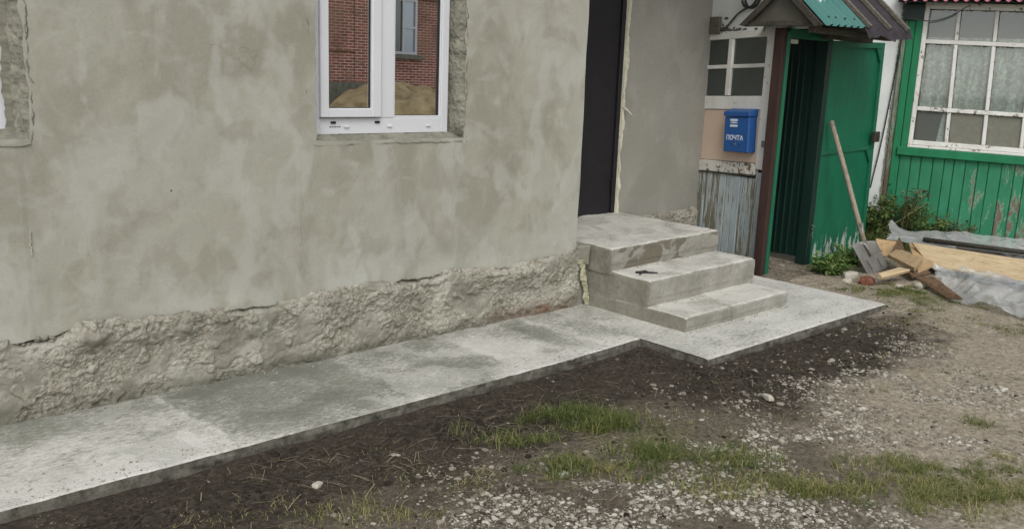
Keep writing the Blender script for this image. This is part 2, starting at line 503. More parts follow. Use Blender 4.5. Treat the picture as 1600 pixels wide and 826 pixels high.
MAT['straw'] = m_leaf('dry_straw', S(84, 74, 58), S(118, 106, 84), S(158, 146, 120), False)
MAT['leaves'] = m_leaf('weed_leaves', S(60, 88, 42), S(98, 126, 64), S(140, 156, 96))
MAT['leaves_dull'] = m_leaf('dull_weed_leaves', S(62, 72, 46), S(92, 100, 66), S(134, 128, 96))
MAT['stem'] = m_simple('dry_stem', S(126, 122, 84), .8, .1, 20, .2)
MAT['gravel'] = None


def m_gravel():
    k = NT('gravel')
    c = k.ramp(k.attr('rnd'), [(0, S(92, 85, 74)), (.45, S(144, 138, 125)), (1, S(190, 185, 172))])
    return k.fin(c, .95, None, spec=.15)


MAT['gravel'] = m_gravel()


# ------------------------------------------------------------------ mesh helpers
class MB:
    def __init__(self):
        self.v = []; self.f = []; self.a = {}

    def attr_fill(self, name, val):
        self.a.setdefault(name, [])
        L = self.a[name]
        while len(L) < len(self.v):
            L.append(val)

    def quad(self, a, b, c, d):
        i = len(self.v)
        self.v += [tuple(a), tuple(b), tuple(c), tuple(d)]
        self.f.append((i, i + 1, i + 2, i + 3))

    def box(self, x0, x1, y0, y1, z0, z1, sh=0.0, xr=0.0):
        """axis box; sh lifts z with x (sagging timber), about x = xr"""
        i = len(self.v)
        for z in (z0, z1):
            for (x, y) in ((x0, y0), (x1, y0), (x1, y1), (x0, y1)):
                self.v.append((x, y, z + sh * (x - xr)))
        self.f += [(i, i + 3, i + 2, i + 1), (i + 4, i + 5, i + 6, i + 7), (i, i + 1, i + 5, i + 4),
                   (i + 1, i + 2, i + 6, i + 5), (i + 2, i + 3, i + 7, i + 6), (i + 3, i, i + 4, i + 7)]
        return self

    def hexa(self, top, bot):
        """two matching quads, top and bottom"""
        i = len(self.v)
        self.v += [tuple(p) for p in bot] + [tuple(p) for p in top]
        self.f += [(i, i + 3, i + 2, i + 1), (i + 4, i + 5, i + 6, i + 7), (i, i + 1, i + 5, i + 4),
                   (i + 1, i + 2, i + 6, i + 5), (i + 2, i + 3, i + 7, i + 6), (i + 3, i, i + 4, i + 7)]
        return self

    def tube(self, pts, r, n=8, r2=None):
        pts = [Vector(p) for p in pts]
        r2 = r if r2 is None else r2
        rings = []
        up = Vector((0.123, 0.321, 0.94)).normalized()
        for k, p in enumerate(pts):
            t = (pts[min(k + 1, len(pts) - 1)] - pts[max(k - 1, 0)]).normalized()
            a = t.cross(up)
            if a.length < 1e-3:
                a = t.cross(Vector((1, 0, 0)))
            a.normalize(); b = t.cross(a)
            rr = r + (r2 - r) * k / max(1, len(pts) - 1)
            ring = []
            for j in range(n):
                an = 2 * math.pi * j / n
                ring.append(len(self.v)); self.v.append(tuple(p + a * math.cos(an) * rr + b * math.sin(an) * rr))
            rings.append(ring)
        for k in range(len(rings) - 1):
            for j in range(n):
                self.f.append((rings[k][j], rings[k][(j + 1) % n], rings[k + 1][(j + 1) % n], rings[k + 1][j]))
        self.f.append(tuple(reversed(rings[0]))); self.f.append(tuple(rings[-1]))
        return self

    def grid(self, nu, nv, fn):
        i0 = len(self.v)
        for b in range(nv + 1):
            for a in range(nu + 1):
                self.v.append(tuple(fn(a / nu, b / nv)))
        for b in range(nv):
            for a in range(nu):
                p = i0 + b * (nu + 1) + a
                self.f.append((p, p + 1, p + nu + 2, p + nu + 1))
        return i0

    def mesh(self, name, base=(0, 0, 0), bevel=0.0, smooth=False, fix=False):
        me = bpy.data.meshes.new(name)
        bx, by, bz = base
        me.from_pydata([(x - bx, y - by, z - bz) for x, y, z in self.v], [], self.f)
        for k, L in self.a.items():
            at = me.attributes.new(k, 'FLOAT', 'POINT')
            at.data.foreach_set('value', L)
        if bevel or fix:
            bm = bmesh.new(); bm.from_mesh(me)
            bmesh.ops.recalc_face_normals(bm, faces=bm.faces)
            if bevel:
                bmesh.ops.bevel(bm, geom=list(bm.edges), offset=bevel, segments=1, affect='EDGES', clamp_overlap=True)
            bm.to_mesh(me); bm.free()
        if smooth:
            me.polygons.foreach_set('use_smooth', [True] * len(me.polygons))
        me.update()
        return me

    def build(self, name, mat, parent=None, base=(0, 0, 0), bevel=0.0, smooth=False, fix=False, loc=None):
        me = self.mesh(name, base, bevel, smooth, fix)
        return obj(name, me, mat, parent, loc)


def obj(name, me, mat, parent=None, loc=None):
    o = bpy.data.objects.new(name, me)
    COL.objects.link(o)
    if mat is not None and not me.materials:
        me.materials.append(MAT[mat] if isinstance(mat, str) else mat)
    if parent is not None:
        o.parent = parent
    if loc is not None:
        o.location = loc
    return o


def tag(o, label=None, cat=None, group=None, kind=None):
    for k, v in (('label', label), ('category', cat), ('group', group), ('kind', kind)):
        if v:
            o[k] = v
    return o


def thing(name, label, cat, loc=(0, 0, 0), rz=0.0, group=None):
    o = bpy.data.objects.new(name, None)
    COL.objects.link(o)
    o.empty_display_size = .2
    o.location = loc
    o.rotation_euler = (0, 0, rz)
    return tag(o, label, cat, group)


def fr(x, y, z, octv=4, H=1.0):
    return noise.fractal(Vector((x, y, z)), H, 2.0, octv)


def sst(x, a, b):
    t = min(1.0, max(0.0, (x - a) / (b - a)))
    return t * t * (3 - 2 * t)


# ------------------------------------------------------------------ ground
RX, RY = .739, -.673        # photograph's left-right direction on the ground
FX, FY = .673, .739         # and its depth direction


def blob(x, y, cx, cy, a, b):
    dx, dy = x - cx, y - cy
    s = dx * RX + dy * RY
    t = dx * FX + dy * FY
    return math.exp(-(s * s) / (a * a) - (t * t) / (b * b))


def slab_dist(x, y):
    """metres from the slab front edge, out into the yard"""
    d1 = 3.16 - y if x < 4.0 else 99
    dx = max(0.0, 4.0 - x, x - 6.11)
    dy = max(0.0, 2.71 - y)
    d2 = math.hypot(dx, dy)
    if x < 4.0:
        d2 = min(d2, math.hypot(max(0, 4.0 - x), max(0, 2.71 - y)))
    return max(0.0, min(d1, d2))


def gz(x, y):
    z = -.05 + .035 * sst(x, 5.6, 6.6) * sst(y, 2.0, 3.0)
    z += .010 * fr(x * 1.3, y * 1.3, 3.1, 3) + .010 * fr(x * 6, y * 6, 1.7, 5)
    d = slab_dist(x, y)
    z += .012 * math.exp(-((d - .32) / .12) ** 2)
    return z


xs = []
v = -150.0
while v < -1.0:
    xs.append(v); v += max(.06, (-1.0 - v) * .35)
v = -1.0
while v < 9.6:
    xs.append(v); v += .028
while v < 160:
    xs.append(v); v += max(.06, (v - 9.5) * .5)
ys = []
v = -150.0
while v < .4:
    ys.append(v); v += max(.05, (.4 - v) * .35)
v = .4
while v < 4.6:
    ys.append(v); v += .022
while v < 160:
    ys.append(v); v += max(.06, (v - 4.5) * .5)
g = MB()
A_d, A_t, A_m = [], [], []
for y in ys:
    for x in xs:
        near = -1.5 < x < 10 and 0 < y < 5.2
        g.v.append((x, y, gz(x, y) if near else -.05))
        d = slab_dist(x, y)
        lim = .46 if x < 3.9 else .42
        lim += .10 * fr(x * 1.5, y * 1.5, 8.2, 3)
        dk = 1 - sst(d, lim - .08, lim + .45)
        dk *= 1 - .75 * sst(x, 5.2, 6.3)
        if y > 3.55 and x > 6.15:
            dk = max(dk, .5)
        dk = max(dk, .55 * blob(x, y, 1.9, 2.5, 1.0, .30))
        A_d.append(dk)
        tn = sst((x - 3.2) * RX + (y - 1.9) * RY, .0, .9) * .9
        tn = max(tn, .9 * blob(x, y, 5.2, 1.9, 1.6, .7), .5 * blob(x, y, 3.9, 1.7, .6, .3))
        A_t.append(tn)
        A_m.append(max(.8 * blob(x, y, 6.6, 2.75, .5, .35), .6 * blob(x, y, 3.0, 2.2, .6, .3), .5 * blob(x, y, 3.5, 1.1, .5, .2)))
nx = len(xs)
for j in range(len(ys) - 1):
    for i in range(nx - 1):
        p = j * nx + i
        g.f.append((p, p + 1, p + nx + 1, p + nx))
g.a = {'dark_soil': A_d, 'tan_soil': A_t, 'moss': A_m}
tag(g.build('ground', 'soil', smooth=True), kind='structure')

# ------------------------------------------------------------------ concrete apron (L-shaped slab)
JOINTS = (.62, 1.46, 2.42, 3.06, 3.72, 4.9)


def slab_mesh():
    b = MB()
    pale, edge = [], []

    def add_rect(x0, x1, yf, y1, nu, nv, jag):
        def fn(u, w_):
            x = x0 + (x1 - x0) * u
            ef = yf(x) if callable(yf) else yf
            y = ef + (y1 - ef) * w_
            z = .0025 * fr(x * 4, y * 4, 5.5, 4) + .0012 * fr(x * 25, y * 25, 2.2, 3)
            if w_ == 0:
                y += jag * fr(x * 14, 3.3, 0, 4) + .016 * max(0, fr(x * 6, 7.3, 0, 4) - .35); z -= .004 + .01 * max(0, fr(x * 6, 7.3, 0, 4) - .35)
            return (x, y, z)
        b.grid(nu, nv, fn)
        for q in b.v[len(pale):]:
            x, y = q[0], q[1]
            p = .5
            for k in JOINTS:
                p += .20 * math.exp(-((x - k - .10 * fr(y * 5, k, 0, 4)) / .035) ** 2) * (.4 + 1.2 * max(0, fr(x * 9, y * 9, k, 3) + .4))
            seg = sum(1 for k in JOINTS if x > k)
            seg = sum(1 for k in JOINTS if x + .05 * fr(y * 4, k, 0, 3) > k)
            p += (.02, .13, -.16, -.10, .06, .22, .26)[seg] + .30 * fr(x * 2.2, y * 2.6, 4.4, 4)
            if .95 < x + .04 * fr(y * 7, 3, 0, 3) < 1.40 and y < 3.46 + .05 * fr(x * 6, 1, 0, 3): p += .22
            if 1.95 < x + .04 * fr(y * 7, 5, 0, 3) < 2.30 and y > 3.45: p -= .08
            if 3.05 < x < 3.5 and 3.35 + .05 * fr(x * 6, 1, 0, 3) < y: p += .18
            fe = (y - (3.16 if x < 4 else 2.71))
            p += .30 * math.exp(-(fe / .16) ** 2) - .22 * sst(fe, .40, .72) * (1 if x < 4 else 0)
            if x > 4.0:
                p = max(p, .68)
            pale.append(p); edge.append(0.0)

    def fascia(pts, depth, n):
        """vertical cast face down the polyline"""
        for (ax, ay), (bx, by) in zip(pts, pts[1:]):
            L = math.hypot(bx - ax, by - ay)
            nu = max(4, int(L / .03))
            px, py = (by - ay) / L, -(bx - ax) / L

            def fn(u, w_):
                x = ax + (bx - ax) * u; y = ay + (by - ay) * u
                o = .006 * fr(x * 9, y * 9, w_ * 3, 4) * (1 if w_ > 0 else 1)
                z = -depth * w_ - .004
                if w_ == 0:
                    return (x + .0, y + .006 * fr(x * 14, 3.3, 0, 4) + .016 * max(0, fr(x * 6, 7.3, 0, 4) - .35), z + .001 - .01 * max(0, fr(x * 6, 7.3, 0, 4) - .35))
                return (x + px * (o + .002), y + py * (o + .002), z)
            b.grid(nu, n, fn)
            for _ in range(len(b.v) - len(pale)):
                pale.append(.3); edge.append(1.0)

    f1 = lambda x: 3.162 + (.03 * sst(x, 3.2, 4.0))
    add_rect(-2.2, 4.0, f1, 3.99, 480, 60, .006)
    add_rect(4.0, 5.5, 2.711, 3.95, 80, 60, .004)
    add_rect(5.5, 6.112, 2.711, 3.80, 34, 50, .004)
    fascia([(-2.2, 3.162), (3.2, 3.162), (4.0, 3.192)], .11, 5)
    fascia([(4.0, 3.192), (3.998, 2.711), (6.112, 2.711), (6.112, 3.80), (5.5, 3.80)], .11, 5)
    b.a = {'pale': pale, 'edge': edge}
    return b


tag(slab_mesh().build('pavement', 'slab', smooth=False), kind='structure')

# ------------------------------------------------------------------ grey plastered house
HB = (1.2, 3.94, 0.0)
house = thing('plastered_house', 'grey cement plastered house with white window and dark door above the concrete apron', 'house', HB)
WY = 3.94          # face of the main wall
DY = 4.67          # face of the set-back door wall
OPEN = [(-.35, 1.010, 1.165, 2.45), (2.297, 3.240, 1.128, 2.45)]


def wall_edge(x):
    return .345 + .022 * fr(x * 2.2, .3, 0, 3) + .012 * fr(x * 14, 5.3, 0, 3) + .03 * math.exp(-((x - 1.22) / .12) ** 2) + .02 * sst(x, 3.6, 4.2)


def main_wall():
    b = MB()
    X0, X1, Z1 = -2.2, 4.215, 2.9
    gx = [X0 + i * .1 for i in range(26)]
    x = .30
    while x < X1 - .005:
        gx.append(x); x += .02
    gx.append(X1)
    gx = sorted(set(round(q, 4) for q in gx))
    for o in OPEN:                                   # the grid follows the openings
        for e in o[:2]:
            i = min(range(len(gx)), key=lambda i: abs(gx[i] - e)); gx[i] = e
    gzv = []
    z = .30
    while z < Z1 + .01:
        gzv.append(z); z += .02 if z < 2.2 else .06
    for o in OPEN:
        for e in o[2:]:
            i = min(range(len(gzv)), key=lambda i: abs(gzv[i] - e)); gzv[i] = e
    W = len(gx)
    for j, z in enumerate(gzv):
        for x in gx:
            zz = z
            e = wall_edge(x)
            zz = e + (z - .30) * (Z1 - e) / (Z1 - .30) if z < .6 else z
            if z < .6:
                zz = e + (z - .30) * (.6 - e) / .30
            y = WY + .007 * fr(x * .9, zz * .9, 1.2, 3) + .003 * fr(x * 4, zz * 4, 7.7, 3) - (.0035 * sst(x, 2.185 + .006 * fr(zz * 4, 1, 0, 2), 2.207) - .003 * sst(x, .965, .985)) * (1 - sst(zz, 1.0, 1.2))
            if zz < .5:
                y -= .010 * math.exp(-((zz - e) / .05) ** 2) * (.5 + 1.2 * max(0, fr(x * 3, 9.1, 0, 3)))
            xx = x
            for (a, c, d, f) in OPEN:
                if d - .001 <= z:
                    if abs(x - a) < 1e-4:
                        xx = x + .014 * fr(zz * 9, 3.3, 1, 4)
                    if abs(x - c) < 1e-4:
                        xx = x + .016 * fr(zz * 11, 6.3, 1, 4)
                if abs(z - d) < 1e-4 and a - .001 <= x <= c + .001:
                    zz = z + .008 * fr(x * 12, 2.2, 1, 4)
            if x == X1:
                xx = x + .006 * fr(zz * 3, 1.1, 0, 3)
            b.v.append((xx, y, zz))
    for j in range(len(gzv) - 1):
        for i in range(W - 1):
            cx, cz = (gx[i] + gx[i + 1]) / 2, (gzv[j] + gzv[j + 1]) / 2
            if any(o[0] < cx < o[1] and o[2] < cz < o[3] for o in OPEN):
                continue
            p = j * W + i
            b.f.append((p, p + 1, p + W + 1, p + W))
    # broken lower lip of the plaster coat, turned back into the wall
    for i in range(W - 1):
        q = len(b.v)
        a, c = b.v[i], b.v[i + 1]
        b.v += [(a[0], a[1] + .05, a[2] + .012), (c[0], c[1] + .05, c[2] + .012)]
        b.f.append((i, q, q + 1, i + 1))
    # return at the corner beside the door recess, end wall, hidden core behind
    b.box(X1 - .12, X1 - .002, WY + .012, DY + .2, -.1, Z1)
    b.box(X0, X0 + .1, WY + .02, 8.0, -.1, Z1)
    return b


main_wall().build('wall', 'plaster', house, HB)


def door_wall():
    b = MB()
    x0, x1 = 5.452, 6.525
    e = lambda x: .36 + .03 * sst(x, 5.9, 6.5) + .012 * fr(x * 9, 2.3, 0, 3)
    nu, nv = 54, 110

    def fn(u, w_):
        x = x0 + (x1 - x0) * u
        z = e(x) + (2.9 - e(x)) * w_
        if u == 0:
            x += .010 * fr(z * 8, 2.2, 1, 4)
        return (x, DY + .004 * fr(x, z, 3.3, 3), z)
    b.grid(nu, nv, fn)
    b.box(4.216, 4.44, DY + .002, DY + .12, .3, 2.9)
    b.box(4.44, 5.47, DY + .002, DY + .12, 2.46, 2.9)
    b.box(6.40, x1 - .003, DY + .012, 8.0, -.1, 2.9)
    b.box(-2.1, 6.39, 7.9, 8.0, -.1, 2.9)
    return b


door_wall().build('door_wall', 'plaster2', house, HB)


def plinth(x0, x1, y0, ztop, nu, nv, seed, dark=False):
    b = MB()
    sm, dark_foot, red = [], [], []
    for j in range(nv + 1):
        for i in range(nu + 1):
            u, w_ = i / nu, j / nv
            x = x0 + (x1 - x0) * u
            zt = ztop(x) + .02
            z = -.03 + (zt + .03) * w_
            # smooth mortar pads between the rough fields
            s = 0.0
            for (cx, cz, a, c) in ((.86, .14, .10, .22), (1.42, .12, .10, .12), (2.0, .20, .09, .20), (2.62, .20, .085, .26), (1.22, .30, .06, .06),
                                   (3.45, .06, .12, .05), (1.72, .05, .25, .05), (2.25, .04, .3, .04)):
                s = max(s, math.exp(-(((x - cx + .07 * fr(z * 7, cx, 0, 3) + .03 * fr(x * 20, z * 20, 0, 2)) / a) ** 4) - ((z - cz + .05 * fr(x * 8, cx, 3, 3)) / c) ** 4))
            s *= sst(.62 + .9 * fr(x * 6, z * 6, seed + 9, 4), .25, .6)           # smears break up at their edges
            s = max(s, .8 * sst(fr(x * 2.6, z * 4, seed + 12, 4), .22, .34))
            pts_ = noise.voronoi(Vector((x * 30 + .6 * fr(x * 25, z * 25, 1, 2), z * 46, seed)))
            cell = noise.noise(pts_[1][0] * 7.31)
            crev = sst(pts_[0][1] - pts_[0][0], 0, .22)
            p2 = noise.voronoi(Vector((x * 75, z * 105, seed + 3)))
            cell2 = noise.noise(p2[1][0] * 5.17)
            rg = .30 + .65 * max(0, fr(x * 4.5, z * 6, seed + 21, 3) + .35)
            h = rg * (.008 * cell + .005 * cell2 - .005 * (1 - crev)) + .007 * fr(x * 38, z * 38, seed + 2, 5)
            y = y0 - .008 - .017 * fr(x * 3.1, z * 4.5, seed + 5, 4) - .007 * fr(x * 9, z * 11, seed + 6, 3) - (1 - s) * h
            y -= .032 * sst(z, zt * .45, zt * .85) * max(0, .60 + 1.0 * fr(x * 2.3, 4.2, seed, 3))
            y -= .006 * s
            y += .034 * sst(z, zt - .024, zt) * max(.2, min(1, .6 + 1.2 * fr(x * 4, 9.9, seed, 3)))
            y += .06 * sst(z, zt - .052, zt - .026) * (math.exp(-((x - 1.02) / .11) ** 4) + .7 * math.exp(-((x - 1.93) / .12) ** 4) + .6 * math.exp(-((x - 2.95) / .15) ** 4) + .6 * math.exp(-((x - 3.65) / .2) ** 4) + .7 * max(0, fr(x * 3, 4.1, seed, 2)))
            y -= .034 * math.exp(-((x - 1.205) ** 2 + (z - .335) ** 2) / .0022) + .02 * math.exp(-((x - 1.13) ** 2 + (z - .315) ** 2) / .0009)
            y -= .012 * sst(fr(x * 9, z * 11, seed + 31, 2), .28, .38)          # thrown lumps of mortar
            b.v.append((x, y, z))
            sm.append(min(1, s + .0)); dark_foot.append((1 - sst(z, .02, .09 + .05 * fr(x * 3, 1.1, 0, 2))) * .9)
            red.append(.75 * math.exp(-((x - 3.95) / .38) ** 2) * (1 - sst(z, .03, .12 + .04 * fr(x * 6, 0, 0, 2))) * min(1, max(0, .6 + fr(x * 12, z * 12, 1, 3))))
    for j in range(nv):
        for i in range(nu):
            p = j * (nu + 1) + i
            b.f.append((p, p + 1, p + nu + 2, p + nu + 1))
    b.a = {'smooth_patch': sm, 'dark_foot': dark_foot, 'red_brick': red}
    return b


b = plinth(-2.2, .45, WY, wall_edge, 130, 24, 4.0)
b.build('plinth', 'rubble', house, HB)
b = plinth(.45, 4.235, WY, wall_edge, 700, 84, 4.0)
b.build('plinth', 'rubble', house, HB)
b = plinth(5.5, 6.53, DY + .002, lambda x: .36 + .03 * sst(x, 5.9, 6.5), 100, 40, 11.0)
b.build('plinth', 'rubble', house, HB)

# roof over the house (its eave is above the picture)
b = MB()
b.hexa([(-2.5, 3.66, 3.02), (6.75, 3.66, 3.02), (6.75, 6.2, 4.6), (-2.5, 6.2, 4.6)], [(-2.5, 3.66, 2.92), (6.75, 3.66, 2.92), (6.75, 6.2, 4.5), (-2.5, 6.2, 4.5)])
b.hexa([(-2.5, 6.203, 4.6), (6.75, 6.203, 4.6), (6.75, 8.4, 3.02), (-2.5, 8.4, 3.02)], [(-2.5, 6.203, 4.5), (6.75, 6.203, 4.5), (6.75, 8.4, 2.92), (-2.5, 8.4, 2.92)])
b.build('roof', 'felt', house, HB)


# window: frame > sash, glazing bead, pane, gasket, drain cap
def bars(b, x0, x1, z0, z1, wl, wr, wb, wt_, y0, y1):
    b.box(x0, x0 + wl, y0, y1, z0, z1)
    b.box(x1 - wr, x1, y0, y1, z0, z1)
    b.box(x0 + wl, x1 - wr, y0, y1, z0, z0 + wb)
    b.box(x0 + wl, x1 - wr, y0, y1, z1 - wt_, z1)


b = MB()
bars(b, 2.29, 3.215, 1.150, 2.43, .10, .048, .083, .07, 4.06, 4.13)
b.box(2.752, 2.843, 4.058, 4.132, 1.2335, 2.3595)
win = b.build('window', 'pvc', house, HB, bevel=.003, fix=True)
b = MB()
bars(b, 2.383, 2.748, 1.237, 2.36, .048, .058, .047, .05, 4.036, 4.085)
b.build('sash', 'pvc', win, HB, bevel=.004, fix=True)
b = MB()
bars(b, 2.8432, 3.1668, 1.2335, 2.3595, .010, .010, .010, .010, 4.064, 4.078)
b.build('glazing_bead', 'pvc', win, HB, bevel=.002, fix=True)
b = MB(); b.box(2.428, 2.693, 4.060, 4.064, 1.28, 2.33); b.build('pane', 'mirror', win, HB)
b = MB(); b.box(2.85, 3.162, 4.0795, 4.0835, 1.24, 2.353); b.build('pane', 'mirror', win, HB)
b = MB()
bars(b, 2.4302, 2.6908, 1.2836, 2.31, .004, .010, .004, .005, 4.056, 4.0595)
bars(b, 2.8530, 3.1570, 1.2433, 2.349, .003, .011, .003, .004, 4.074, 4.0790)
b.build('gasket', 'gasket', win, HB)
for cx, cz in ((2.45, 1.205), (2.53, 1.183), (2.72, 1.205), (2.80, 1.183), (3.06, 1.183)):
    b = MB(); b.box(cx, cx + .03, 4.052, 4.0595, cz, cz + .012)
    b.build('drain_cap', 'pvc' if cz < 1.2 else 'gasket', win, HB, bevel=.002, fix=True)
b = MB()
for i in range(5):
    q = 2.445 + .014 * i
    b.box(q, q + .009, 4.0585, 4.0597, 1.186, 1.192)
b.build('print_line', 'gable', win, HB)
for wo in (win,):                                        # the unit sits 35 mm further out in its opening
    k_ = .9914
    wo.location = (Vector((0, 0, CAM_H)) - Vector(HB)) * (1 - k_)
    wo.scale = (k_, k_, k_)

# the small left window, mostly beyond the picture's edge
b = MB()
bars(b, -.34, .985, 1.175, 2.43, .07, .07, .08, .07, 4.06, 4.13)
b.box(.28, .36, 4.058, 4.132, 1.2555, 2.3595)
win2 = b.build('window', 'pvc', house, HB, bevel=.003, fix=True)
b = MB(); b.box(-.27, .28, 4.08, 4.084, 1.255, 2.36); b.build('pane', 'mirror', win2, HB)
b = MB(); b.box(.36, .915, 4.08, 4.084, 1.255, 2.36); b.build('pane', 'mirror', win2, HB)


# rough mortar reveals
def reveal_side(xw, z0, z1, seed, sgn):
    b = MB()

    def fn(u, w_):
        z = z0 + (z1 - z0) * w_
        lump = fr(z * 11, 4.4, seed, 4)
        crack = noise.ridged_multi_fractal(Vector((z * 9 + 2 * u, u * 2.2 + z * 3, seed)), .9, 2.3, 5, 1.0, 2.0)
        if u == 0:
            return (xw + sgn * .06, WY + .012, z)
        x = xw + sgn * (.045 * (1 - u) ** 1.3 + .010 * fr(z * 7, u * 2, seed + 3, 4) - .010 * crack * (.3 + .7 * max(0, fr(z * 4, 8.8, seed, 2) + .4)) * (1 - abs(2 * u - 1)) + .016 * lump * (1 - .6 * u) + .006 * fr(z * 40, u * 7, seed, 3))
        y = WY - .003 + (4.05 - WY) * u + .008 * fr(z * 18, u * 3, seed, 3)
        if u > .97:
            x -= sgn * .03
        return (x, y, z)
    b.grid(30, 260, fn)
    return b


reveal_side(3.206, 1.10, 2.45, 2.0, 1).build('window_reveal', 'mortar', house, HB)
reveal_side(2.294, 1.12, 2.45, 5.0, -1).build('window_reveal', 'mortar', house, HB)
reveal_side(.980, 1.13, 2.45, 8.0, 1).build('window_reveal', 'mortar', house, HB)


def sill(x0, x1, z, seed, nu):
    b = MB()

    def fn(u, w_):
        x = x0 + (x1 - x0) * u
        y = WY - .006 + .15 * w_
        zz = z + .034 * sst(w_, .1, .9) + .006 * fr(x * 12, y * 12, seed, 4) + .005 * fr(x * 40, y * 40, seed, 3) - .02 * (1 - sst(w_, 0, .12))
        return (x, y + .006 * fr(x * 9, 2, seed, 3) * (1 - w_), zz)
    b.grid(nu, 16, fn)
    return b


sill(2.28, 3.225, 1.128, 3.0, 90).build('window_sill', 'mortar', house, HB)
sill(-.36, 1.01, 1.165, 6.0, 90).build('window_sill', 'mortar', house, HB)


# cracked scraps of mortar round the reveals and the broken plaster lip
def scraps(spots, y, name, seed):
    rs = random.Random(seed)
    b = MB()
    for (cx, cz, r) in spots:
        n = 9
        c0 = len(b.v)
        b.v.append((cx, y - r * .45, cz))
        pts = []
        for k in range(n):
            a = 2 * math.pi * k / n
            q = r * rs.uniform(.6, 1.25)
            pts.append((cx + q * math.cos(a), y + .006, cz + q * math.sin(a) * .8))
        b.v += pts
        for k in range(n):
            b.f.append((c0, c0 + 1 + k, c0 + 1 + (k + 1) % n))
    tag(b.build(name, 'mortar', house, HB), kind='stuff')


rs = random.Random(4)
sp = []
for _ in range(170):
    x = rs.uniform(.6, 4.18)
    sp.append((x, wall_edge(x) + rs.uniform(-.02, .008), rs.uniform(.006, .02)))
sp += [(1.21, .345, .05), (1.13, .335, .035), (1.28, .36, .04), (1.18, .375, .03)]
scraps(sp, WY - .004, 'plaster_scraps', 6)

b = MB()
for (x0, za, zb) in ((2.195, .50, .60), (2.198, .62, .72), (2.20, .76, .78), (.98, .70, .80)):
    for k in range(8):
        z = za + (zb - za) * k / 8
        q = rs.uniform(-.002, .002)
        b.box(x0 + q - .003, x0 + q + .003, WY - .007, WY + .02, z, z + (zb - za) / 8 * .9)
tag(b.build('plaster_ridge', 'pale_mortar', house, HB), kind='stuff')

# front door with frame and foam
b = MB()
b.box(4.47, 5.385, DY + .030, DY + .08, .425, 2.42)
door = b.build('door', 'door', house, HB, bevel=.004, fix=True)
b = MB()
b.box(4.42, 4.469, DY + .012, DY + .085, .405, 2.47); b.box(5.386, 5.43, DY + .010, DY + .085, .405, 2.47); b.box(4.47, 5.385, DY + .012, DY + .085, 2.421, 2.47)
b.build('door_frame', 'door', door, HB, bevel=.003, fix=True)
b = MB(); b.box(4.47, 5.385, DY + .008, DY + .08, .398, .424); b.build('threshold', 'door', door, HB, bevel=.003, fix=True)
b = MB()


def foamfn(u, w_):
    z = .40 + 2.05 * w_
    wdt = .034 + .024 * fr(z * 4, 1.1, 2, 4) + .012 * sst(z, 1.2, 1.3)
    x = 5.424 + max(.012, wdt) * u
    y = DY + .004 - .022 * math.sin(math.pi * u) * (.6 + .7 * fr(z * 12, 3, 3, 3)) - .004
    return (x, y + .012 * (1 if u in (0, 1) else 0), z)


b.grid(6, 200, foamfn)
b.tube([(5.435, DY - .01, 1.262), (5.452, DY - .04, 1.238), (5.466, DY - .075, 1.205)], .011, 7, .006)
b.build('foam_seam', 'foam', door, HB, smooth=False)
b = MB(); b.box(5.372, 5.40, DY + .0, DY + .03, .60, .70); b.build('hinge', 'gasket', door, HB, bevel=.003, fix=True)

# ------------------------------------------------------------------ porch steps
PB = (4.9, 3.72, 0.0)
porch = thing('porch_stairs', 'bare concrete porch of three steps in front of the dark house door', 'stairs', PB)


